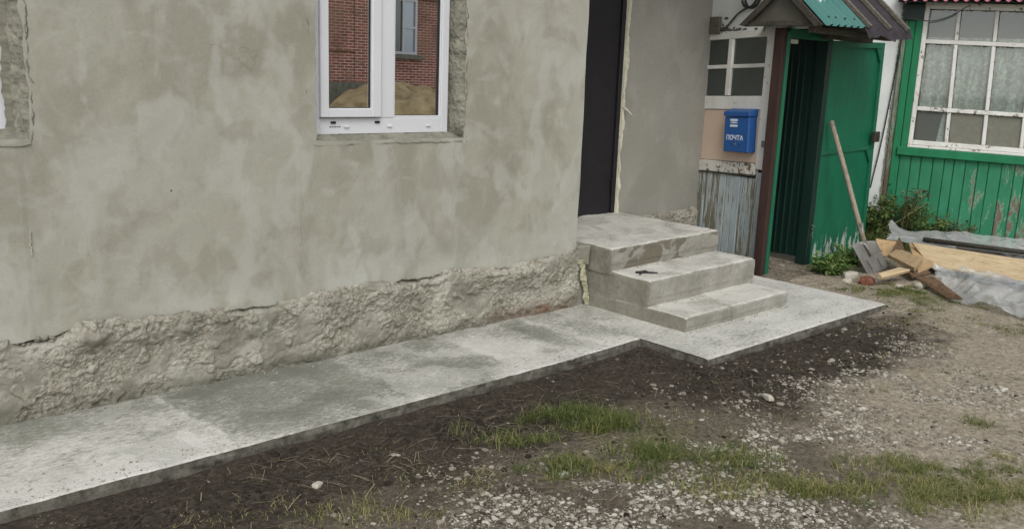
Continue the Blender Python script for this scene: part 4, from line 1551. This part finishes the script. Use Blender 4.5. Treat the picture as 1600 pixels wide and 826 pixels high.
tag(b.build('pole', 'dark_board', None, (7.9, 3.25, .2), smooth=True, loc=(7.9, 3.25, .2)), 'thin dark round pole, uppermost and rearmost on the timber pile', 'pole')
board4('slat', [(7.98, 3.33, .17), (8.26, 1.3, .17), (8.21, 1.3, .12), (7.93, 3.28, .12)], .03, 'old_board_y', 'grey weathered slat lying between the dark pole and the pale plank')


def film(name, c00, c10, c01, c11, nu, nv, amp, seed, label):
    c00, c10, c01, c11 = map(Vector, (c00, c10, c01, c11))
    b_ = MB()

    def fn(u, w_):
        p = (c00 * (1 - u) + c10 * u) * (1 - w_) + (c01 * (1 - u) + c11 * u) * w_
        h = 0.0
        for q_, (fq, am_) in enumerate(((1.7, 1.0), (3.4, .55), (7.0, .22), (13.0, .08))):
            an_ = 1.1 * q_ + seed
            uu, vv = u * 2.0 * math.cos(an_) - w_ * math.sin(an_), u * 2.0 * math.sin(an_) + w_ * math.cos(an_)
            h += am_ * (1 - 2.2 * abs(noise.noise(Vector((uu * fq, vv * fq * .42, seed + q_)))))
        p = p + Vector((.04 * fr(u * 6, w_ * 4, seed, 3), .04 * fr(u * 6, w_ * 4, seed + 4, 3), amp * (h - .9)))
        edge_ = min(u, 1 - u, w_, 1 - w_)
        if edge_ < .001:
            p += Vector((.04 * fr(u * 11, w_ * 11, 2, 3), .05 * fr(u * 11, w_ * 11, 5, 3), 0))
        if p.z < gz(p.x, p.y) + .004:
            p.z = gz(p.x, p.y) + .004 + .004 * abs(fr(u * 20, w_ * 20, 1, 2))
        return p
    b_.grid(nu, nv, fn)
    base = tuple(c00)
    return tag(b_.build(name, 'film', None, base, smooth=True, loc=base), label, 'plastic sheet')


film('plastic_film', (7.12, 2.83, .10), (7.55, 1.5, .12), (6.80, 2.52, -.02), (6.55, 1.3, -.03), 130, 76, .075, 3.0, 'crumpled clear plastic film spread on the ground in front of the timber')
film('plastic_film', (8.22, 3.70, .24), (8.5, 1.6, .26), (7.82, 3.52, .14), (8.15, 1.6, .12), 130, 44, .055, 9.0, 'clear plastic film lying behind the timber pile at the green wall')


# ------------------------------------------------------------------ loose stones
def stone(name, c, r, seed, mat, label, sq=(1, .8, .6)):
    me = bpy.data.meshes.new(name)
    bm = bmesh.new()
    bmesh.ops.create_icosphere(bm, subdivisions=3, radius=1)
    for v_ in bm.verts:
        q = v_.co.copy()
        k = 1 + .28 * fr(q.x * 1.1 + seed, q.y * 1.1, q.z * 1.1, 3)
        for ax in range(3):                                # broken flats
            q[ax] = max(-.78, min(.78, q[ax] * k))
        v_.co = Vector((q.x * r * sq[0], q.y * r * sq[1], q.z * r * sq[2]))
    bm.to_mesh(me); bm.free()
    o_ = obj(name, me, mat, None, c)
    o_.rotation_euler = (0, .15 * math.sin(seed), seed)
    return tag(o_, label, 'stone' if 'brick' not in name else 'brick')


stone('stone', (3.82, 2.22, -.03), .034, 1.1, 'stone', 'long pale stone lying alone on the dark soil before the porch slab', (1.3, .6, .55))
stone('stone', (6.74, 3.30, .01), .07, 2.4, 'stone', 'pale stone behind the broken brick at the foot of the gate leaf')
stone('stone', (6.56, 3.24, -.0), .045, 3.0, 'stone', 'small grey stone left of the broken brick by the shovel')
stone('broken_brick', (6.70, 3.14, .0), .10, .35, 'brick_loose', 'red broken brick half in the soil under the shovel blade', (1.1, .7, .5))
stone('stone', (6.95, 3.13, .01), .06, 5.2, 'stone', 'grey tan stone touching the tip of the shovel blade', (1.1, .7, .5))
stone('stone', (6.80, 2.93, -.01), .04, 6.1, 'stone', 'pale flat stone in the grass below the pale batten', (1.2, .7, .5))
stone('stone', (6.93, 2.83, -.0), .04, 7.7, 'stone', 'pale stone under the curved brown board by the film', (1, .8, .7))
stone('stone', (1.98, 2.80, -.04), .022, 8.3, 'stone', 'flat white chip on dark soil near the middle of the slab edge', (1.5, .7, .3))
stone('stone', (1.60, 2.76, -.04), .024, 9.9, 'stone', 'white chip on dark soil nearest the camera by the slab', (1.2, .8, .4))

# twig on the second step
b = MB()
pts = [(4.42, 3.60, .270), (4.46, 3.57, .272), (4.50, 3.535, .270), (4.53, 3.51, .268)]
b.tube(pts, .008, 7, .004)
b.tube([(4.40, 3.55, .268), (4.45, 3.565, .274), (4.50, 3.56, .268)], .005, 6, .003)
b.tube([(4.44, 3.60, .268), (4.47, 3.565, .28), (4.505, 3.565, .268)], .006, 6, .003)
tag(b.build('twig', 'cable', None, pts[0], smooth=True, loc=pts[0]), 'black charred twig lying on the middle porch step', 'twig')


# ------------------------------------------------------------------ gravel, grass, straw, weeds
ICO = None


def ico():
    bm = bmesh.new(); bmesh.ops.create_icosphere(bm, subdivisions=1, radius=1)
    vs = [tuple(v_.co) for v_ in bm.verts]; fs = [tuple(q.index for q in f_.verts) for f_ in bm.faces]
    bm.free(); return vs, fs


IV, IF = ico()
rs = random.Random(99)


def on_yard(x, y):
    if x < 4.0 and y > 3.14: return False
    if 3.99 <= x < 6.13 and y > 2.69: return False
    return True


GRAV = [(2.15, 1.98, .55, .14, 1.0), (2.45, 1.80, .5, .13, 1.2), (2.80, 1.55, .55, .16, 1.2), (2.62, 2.0, .35, .18, .8), (3.3, 1.80, .25, .12, 1.0), (3.55, 1.85, .3, .14, 1.0), (3.95, 1.92, .32, .18, .55), (3.95, 1.5, .5, .10, .4),
        (4.5, 1.9, .7, .35, .10), (3.2, 2.15, .4, .25, .35), (4.8, 1.4, .7, .3, .08), (2.2, 2.3, .5, .25, .22), (4.0, 1.2, .5, .15, .4), (5.0, 1.75, 1.3, .6, .22), (6.0, 2.0, .8, .4, .2), (4.4, 1.75, .25, .08, .8), (4.75, 2.0, .3, .07, .7), (4.9, 1.55, .3, .08, .7), (5.5, 2.0, .5, .1, .4), (4.3, 2.15, .3, .06, .5), (5.2, 1.3, .4, .1, .5)]


def gdens(x, y):
    s = 0.007
    for (cx, cy, a, b_, k) in GRAV:
        s += k * blob(x, y, cx, cy, a, b_)
    return s * (.22 + .78 * sst(slab_dist(x, y), .28, .6)) * 1.9 * max(0, .35 + 1.1 * fr(x * 4.5, y * 4.5, 2.2, 4))


gr = MB(); rnd = []
tries = 0
cnt = 0
while cnt < 11500 and tries < 220000:
    tries += 1
    s = rs.uniform(-1.2, 2.7); t = rs.uniform(2.5, 6.2)
    x = s * RX + t * FX; y = s * RY + t * FY
    if not on_yard(x, y):
        continue
    if rs.random() > gdens(x, y):
        continue
    r = min(.017, .0026 + rs.expovariate(1 / .0032)) * (1.0 if t < 4 else 1.25)
    z = gz(x, y)
    a = rs.uniform(0, 6.28); ca, sa = math.cos(a), math.sin(a)
    sx, sy, sz = r * rs.uniform(.8, 1.4), r * rs.uniform(.6, 1.0), r * rs.uniform(.45, .8)
    i0 = len(gr.v)
    for (vx, vy, vz) in IV:
        j = rs.uniform(.75, 1.15)
        px, py = vx * sx * j, vy * sy * j
        gr.v.append((x + px * ca - py * sa, y + px * sa + py * ca, z + r * .02 + vz * sz * j))
    gr.f += [(a_ + i0, b_ + i0, c_ + i0) for a_, b_, c_ in IF]
    q = rs.random() * (.5 + .5 * min(1, gdens(x, y)))
    rnd += [q] * len(IV)
    cnt += 1
gr.a = {'rnd': rnd}
tag(gr.build('gravel', 'gravel'), 'pale crushed limestone gravel scattered over the yard soil', 'gravel', kind='stuff')

# crumbs and dust lodged on the concrete
cr_ = MB()
for _ in range(1500):
    q = rs.random()
    if q < .35:
        x, y, zc = rs.uniform(.6, 4.0), 3.17 + abs(rs.gauss(0, .10)), .002
    elif q < .55:
        x, y, zc = rs.uniform(.6, 4.3), 3.915 - abs(rs.gauss(0, .03)), .002
    elif q < .67:
        x, y, zc = rs.uniform(4.3, 5.45), 3.098 - abs(rs.gauss(0, .025)), .002
    elif q < .76:
        x, y, zc = rs.uniform(4.34, 5.43), 3.398 - abs(rs.gauss(0, .02)), .094 + .010 * .5
    elif q < .85:
        x, y, zc = rs.uniform(4.34, 5.48), 3.716 - abs(rs.gauss(0, .02)), .264 + .014 * .5
    else:
        x, y, zc = rs.uniform(4.02, 6.1), 2.72 + abs(rs.gauss(0, .08)), .002
    r = .0012 + rs.expovariate(1 / .0016)
    if r > .009: continue
    i0 = len(cr_.v)
    for (vx, vy, vz) in IV:
        j = rs.uniform(.7, 1.2); cr_.v.append((x + vx * r * j, y + vy * r * j, zc + vz * r * .6 * j))
    cr_.f += [(a_ + i0, b_ + i0, c_ + i0) for a_, b_, c_ in IF]
cr_.a = {'rnd': [.2 + rs.random() * .7 for _ in cr_.v]}
tag(cr_.build('concrete_crumbs', 'gravel'), 'concrete crumbs and soil specks lying on the slab and steps', 'crumbs', kind='stuff')

# clods in the dark soil
cl = MB(); rs = random.Random(5)
n = 0
while n < 5200:
    s = rs.uniform(-1.4, 2.9); t = rs.uniform(2.5, 6.6)
    x = s * RX + t * FX; y = s * RY + t * FY
    if not on_yard(x, y): continue
    d = slab_dist(x, y)
    if x > 5.2 and rs.random() > .15: continue
    if rs.random() > (1.0 if d < .5 else (.09 if (x - 3.2) * RX + (y - 1.9) * RY < .1 else .012)): continue
    r = .003 + rs.expovariate(1 / .0035)
    if r > .022: continue
    z = gz(x, y); i0 = len(cl.v)
    for (vx, vy, vz) in IV:
        j = rs.uniform(.7, 1.2)
        cl.v.append((x + vx * r * j, y + vy * r * j, z + vz * r * .7 * j))
    cl.f += [(a_ + i0, b_ + i0, c_ + i0) for a_, b_, c_ in IF]
    n += 1
K = NT('soil_clods')
MAT['clod'] = K.fin(K.ramp(K.noise(3, 4, .6), [(.35, S(40, 35, 31)), (.6, S(62, 55, 48)), (.75, S(92, 84, 73))]), .97, None, spec=.1)
tag(cl.build('soil_clods', 'clod'), 'small dark clods of turned soil along the slab', 'soil', kind='stuff')

GRASS = [  # cx, cy, a, b, number, height, colour offset (0 lush .. 1 dry)
    (2.50, 2.60, .10, .06, 420, .055, .20), (2.90, 2.55, .18, .10, 1700, .07, .15), (3.02, 2.44, .10, .07, 400, .06, .3), (2.60, 2.16, .22, .08, 1100, .05, .28), (2.86, 2.16, .10, .07, 800, .06, .2),
    (3.10, 1.90, .12, .06, 800, .055, .28), (2.98, 1.70, .15, .06, 750, .045, .45), (3.10, 1.53, .13, .05, 850, .05, .5), (2.75, 1.78, .08, .04, 260, .045, .55),
    (3.58, 1.47, .13, .05, 700, .05, .45), (3.50, 1.24, .24, .09, 2600, .042, .52), (3.64, 1.00, .28, .09, 2400, .040, .55), (3.88, 1.10, .22, .07, 1000, .045, .5),
    (1.62, 2.47, .18, .06, 520, .032, .62), (1.28, 2.66, .25, .05, 140, .022, .75), (8.55, 3.80, .30, .10, 700, .26, .25), (8.80, 3.45, .30, .10, 420, .20, .3), (8.3, 3.72, .15, .08, 260, .2, .2), (2.3, 2.30, .4, .14, 420, .03, .6), (3.45, 2.15, .5, .2, 240, .025, .6), (4.3, 2.15, .5, .2, 200, .022, .6),
    (6.65, 2.78, .30, .22, 2600, .035, .3), (6.1, 2.3, .5, .2, 700, .03, .45), (6.35, 1.85, .15, .2, 300, .04, .3), (4.4, 1.45, .05, .04, 120, .06, .35), (5.2, 1.9, .8, .3, 350, .025, .6)]
gs = MB(); rnd = []
rs = random.Random(17)
for (cx, cy, a, b_, num, hgt, dry) in GRASS:
    tuft = [(rs.gauss(0, .85), rs.gauss(0, .85), rs.gauss(0, .16), rs.uniform(.6, 1.25)) for _ in range(max(3, num // (55 if num > 800 else 14)))]
    for _ in range(int(num * 1.35)):
        u, w_, tc_, th_ = rs.choice(tuft)
        s = u * a + rs.gauss(0, .030); t = w_ * b_ + rs.gauss(0, .026)
        x = cx + s * RX + t * FX; y = cy + s * RY + t * FY
        if not on_yard(x, y):
            continue
        z = gz(x, y) - .003
        h = hgt * .74 * th_ * rs.uniform(.3, 1.2); an = rs.uniform(0, 6.28); lean = rs.uniform(.3, 2.0) * h
        dx, dy = math.cos(an), math.sin(an)
        wd = rs.uniform(.0009, .0018) * (1.5 if t > 0 and cx > 5 else 1)
        px, py = -dy * wd, dx * wd
        i = len(gs.v)
        gs.v += [(x - px, y - py, z), (x + px, y + py, z),
                 (x + dx * lean * .35 - px * .8, y + dy * lean * .35 - py * .8, z + h * .62), (x + dx * lean * .35 + px * .8, y + dy * lean * .35 + py * .8, z + h * .62),
                 (x + dx * lean, y + dy * lean, z + h * rs.uniform(.7, 1.0))]
        gs.f += [(i, i + 1, i + 3, i + 2), (i + 2, i + 3, i + 4)]
        q = min(1, max(0, dry - .02 + tc_ + rs.gauss(0, .20) + (.5 if rs.random() < .10 else 0)))
        rnd += [q] * 5
gs.a = {'rnd': rnd}
tag(gs.build('grass', 'grass'), 'patchy short grass growing out of the gravel and soil', 'grass', kind='stuff')

st = MB(); rnd = []
for _ in range(7000):
    s = rs.uniform(-1.3, 2.4); t = rs.uniform(2.5, 5.2)
    x = s * RX + t * FX; y = s * RY + t * FY
    if not on_yard(x, y):
        continue
    w8 = .10 + blob(x, y, 2.0, 2.55, .6, .25) + .8 * blob(x, y, 2.85, 2.55, .4, .25) + .4 * blob(x, y, 3.6, 2.2, .8, .3)
    if rs.random() > w8:
        continue
    L = rs.uniform(.02, .11); an = rs.uniform(0, 6.28)
    dx, dy = math.cos(an) * L, math.sin(an) * L
    z = gz(x, y) + .005; z2 = gz(x + dx, y + dy) + rs.uniform(.002, .014)
    wd = rs.uniform(.0006, .0014)
    px, py = -math.sin(an) * wd, math.cos(an) * wd
    i = len(st.v)
    cxm = (x + dx * .5, y + dy * .5, (z + z2) / 2 + rs.uniform(0, .005))
    st.v += [(x - px, y - py, z), (x + px, y + py, z), (cxm[0] - px, cxm[1] - py, cxm[2]), (cxm[0] + px, cxm[1] + py, cxm[2]), (x + dx - px, y + dy - py, z2), (x + dx + px, y + dy + py, z2)]
    st.f += [(i, i + 1, i + 3, i + 2), (i + 2, i + 3, i + 5, i + 4)]
    rnd += [rs.random()] * 6
st.a = {'rnd': rnd}
tag(st.build('straw', 'straw'), 'dry straw and dead stems strewn on the dark soil', 'straw', kind='stuff')


def weed(name, c, rad, hgt, nst, nlf, lsize, mat, label, seed, lean=(0, 0)):
    rs_ = random.Random(seed)
    root = thing(name, label, 'weed', c)
    sm_ = MB(); lf = MB(); rnd_ = []
    for k in range(nst):
        an = rs_.uniform(0, 6.28); q = rad * math.sqrt(rs_.random())
        bx, by = q * .5 * math.cos(an), q * .5 * math.sin(an)
        h = hgt * rs_.uniform(.45, 1.0)
        tx, ty = bx + q * .7 * math.cos(an) + lean[0] * h, by + q * .7 * math.sin(an) + lean[1] * h
        pts = [(bx, by, 0), (bx * .8 + tx * .2, by * .8 + ty * .2, h * .45), (bx * .45 + tx * .55, by * .45 + ty * .55, h * .8), (tx, ty, h)]
        sm_.tube(pts, .004, 5, .0015)
        for j in range(nlf):
            t = rs_.uniform(.12, 1.0)
            seg = min(2, int(t * 3)); f_ = t * 3 - seg
            p = Vector(pts[seg]).lerp(Vector(pts[seg + 1]), f_)
            d = Vector((rs_.gauss(0, 1), rs_.gauss(0, 1), rs_.gauss(.25, .5))).normalized()
            L = lsize * rs_.uniform(.5, 1.2)
            sd_ = d.cross(Vector((0, 0, 1)))
            if sd_.length < .05: sd_ = Vector((1, 0, 0))
            sd_ = sd_.normalized() * L * .30
            p = p + d * rs_.uniform(0, .03)
            m_ = p + d * L * .5 + Vector((0, 0, .12 * L)); e_ = p + d * L - Vector((0, 0, .15 * L))
            i = len(lf.v)
            lf.v += [tuple(p), tuple(m_ - sd_), tuple(e_), tuple(m_ + sd_)]
            lf.f += [(i, i + 1, i + 2), (i, i + 2, i + 3)]
            rnd_ += [rs_.random()] * 4
    sm_.build('stem', 'stem', root)
    lf.a = {'rnd': rnd_}
    lo_ = lf.build('foliage', mat, root)
    lo_['kind'] = 'stuff'
    return root


def gp(x, y, z=-.03):
    q = gm @ Vector((x, y, z)); return tuple(q)


weed('weed_bush', gp(.0, -.16), .24, .62, 20, 36, .05, 'leaves_dull', 'tallest bushy green weed at the corner of the green plank wall', 31)
weed('weed_bush', gp(-.24, -.20), .20, .46, 20, 48, .06, 'leaves', 'leafy green weed between the gate leaf and the green corner board', 32)
weed('weed_bush', gp(.24, -.20), .22, .42, 18, 30, .05, 'leaves', 'mid-height green weed against the green planks above the film', 33)
weed('weed_bush', gp(.50, -.17), .20, .32, 18, 38, .045, 'leaves_dull', 'low brownish weed farthest right along the foot of the green planks', 34)
weed('low_weed', (6.82, 3.52, -.03), .16, .12, 16, 20, .06, 'leaves', 'low broad-leaved weed at the foot of the open gate leaf', 35)
weed('low_weed', (7.0, 3.55, -.03), .14, .12, 12, 20, .06, 'leaves', 'low broad-leaved weed just left of the shovel blade', 36)
weed('low_weed', (7.35, 3.6, -.03), .16, .15, 12, 20, .06, 'leaves', 'low green weed behind the shovel blade under the gate leaf', 37)
b = MB()
for (p0, p1, p2) in (((-.3, -.3, .05), (-.02, -.28, .22), (.22, -.24, .42)), ((-.1, -.3, .05), (.15, -.3, .12), (.42, -.26, .26)), ((-.2, -.3, .10), (.2, -.33, .14), (.62, -.3, .15))):
    b.tube([gm @ Vector(p0), gm @ Vector(p1), gm @ Vector(p2)], .006, 6, .003)
bb = gp(-.1, -.3)
tag(b.build('dry_branches', 'stem', None, bb, smooth=True, loc=bb), 'bare dry branches thrown over the weeds by the green wall', 'branches')

# rubble crumbs under the passage sheet
b = MB()
for _ in range(26):
    x, y, r = rs.uniform(6.4, 6.95), rs.uniform(3.88, 4.3), rs.uniform(.01, .035)
    i0 = len(b.v)
    for (vx, vy, vz) in IV:
        j = rs.uniform(.7, 1.2); b.v.append((x + vx * r * j, y + vy * r * j, -.025 + vz * r * .7 * j))
    b.f += [(a_ + i0, b_ + i0, c_ + i0) for a_, b_, c_ in IF]
b.a = {'rnd': [rs.random() * .5 for _ in b.v]}
tag(b.build('rubble', 'gravel'), 'stone rubble lying in the dark gate passage', 'rubble', kind='stuff')

# ------------------------------------------------------------------ brick house across the yard (seen in the window glass)
BB = (11.0, -9.0, 0)
bh = thing('brick_house', 'red brick house across the yard reflected in the white window', 'house', BB)
YB = -8.9
b = MB(); b.box(5.0, 11.75, YB - 6, YB, -.1, 5.2); b.box(11.751, 18.0, YB - 6, YB - .5, -.1, 5.2); b.build('wall', 'brick', bh, BB)
b = MB(); b.box(4.97, 11.78, YB + .002, YB + .05, -.1, 1.15); b.build('plinth', 'mortar', bh, BB)
b = MB(); b.box(9.6, 10.82, YB + .002, YB + .06, 1.80, 1.88); b.build('ledge', 'brick', bh, BB, bevel=.01, fix=True)
b = MB(); b.box(11.60, 11.70, YB + .002, YB + .10, 0, 5.1); b.build('drainpipe', 'rust', bh, BB)
b = MB(); b.box(10.815, 10.83, YB + .001, YB + .004, 1.2, 5.1); b.build('expansion_joint', 'rust', bh, BB)
b = MB()
YW = YB - .49
bars(b, 12.15, 12.85, 1.80, 3.05, .06, .06, .06, .06, YW, YW + .05)
b.box(12.43, 12.48, YW, YW + .05, 1.8605, 2.9895)
b.box(12.481, 12.789, YW, YW + .05, 2.38, 2.43)
bw = b.build('window', 'pvc', bh, BB)
b = MB(); b.box(12.21, 12.43, YW - .005, YW + .01, 1.86, 2.99); b.build('pane', 'pane_dark', bw, BB)
b = MB(); b.box(12.48, 12.79, YW - .005, YW + .01, 1.86, 2.99); b.build('pane', 'pane_blue', bw, BB)
b = MB(); b.box(12.0, 13.0, YW, YW + .09, 1.70, 1.79); b.build('window_sill', 'mortar', bh, BB)
b = MB(); b.box(11.8, 13.6, YW, YW + .08, 3.06, 3.18); b.build('lintel', 'mortar', bh, BB)
b = MB()
b.hexa([(4.5, YB + .5, 5.25), (18.5, YB + .5, 5.25), (18.5, YB - 3, 7.4), (4.5, YB - 3, 7.4)], [(4.5, YB + .5, 5.15), (18.5, YB + .5, 5.15), (18.5, YB - 3, 7.3), (4.5, YB - 3, 7.3)])
b.hexa([(4.5, YB - 3.003, 7.4), (18.5, YB - 3.003, 7.4), (18.5, YB - 6.5, 5.25), (4.5, YB - 6.5, 5.25)], [(4.5, YB - 3.003, 7.3), (18.5, YB - 3.003, 7.3), (18.5, YB - 6.5, 5.15), (4.5, YB - 6.5, 5.15)])
b.build('roof', 'felt', bh, BB)


def heap(cx, cy, rx, ry, h, seed):
    b_ = MB()

    def fn(u, w_):
        x, y = (u * 2 - 1) * 1.05, (w_ * 2 - 1) * 1.05
        r = math.hypot(x, y)
        z = h * max(0, 1 - r ** 3.7) * (1 + .25 * fr(x * 2 + seed, y * 2, 0, 4)) + .03 * fr(x * 8, y * 8, seed, 3) * (1 - min(1, r))
        return (cx + x * rx, cy + y * ry, -.06 + max(0, z))
    b_.grid(60, 60, fn)
    return b_


hc = (12.2, YB + 1.4, -.05)
tag(heap(11.3, YB + 1.6, 2.5, 1.5, 1.12, 4).build('sand_heap', 'sand', None, hc, smooth=True, loc=hc), 'heap of yellow sand before the brick house, reflected in the window', 'sand heap')
weed('weed_bush', (12.0, YB + 2.5, .6), .35, .7, 14, 26, .08, 'leaves', 'green weed on the sand heap, reflected in the right pane', 41)
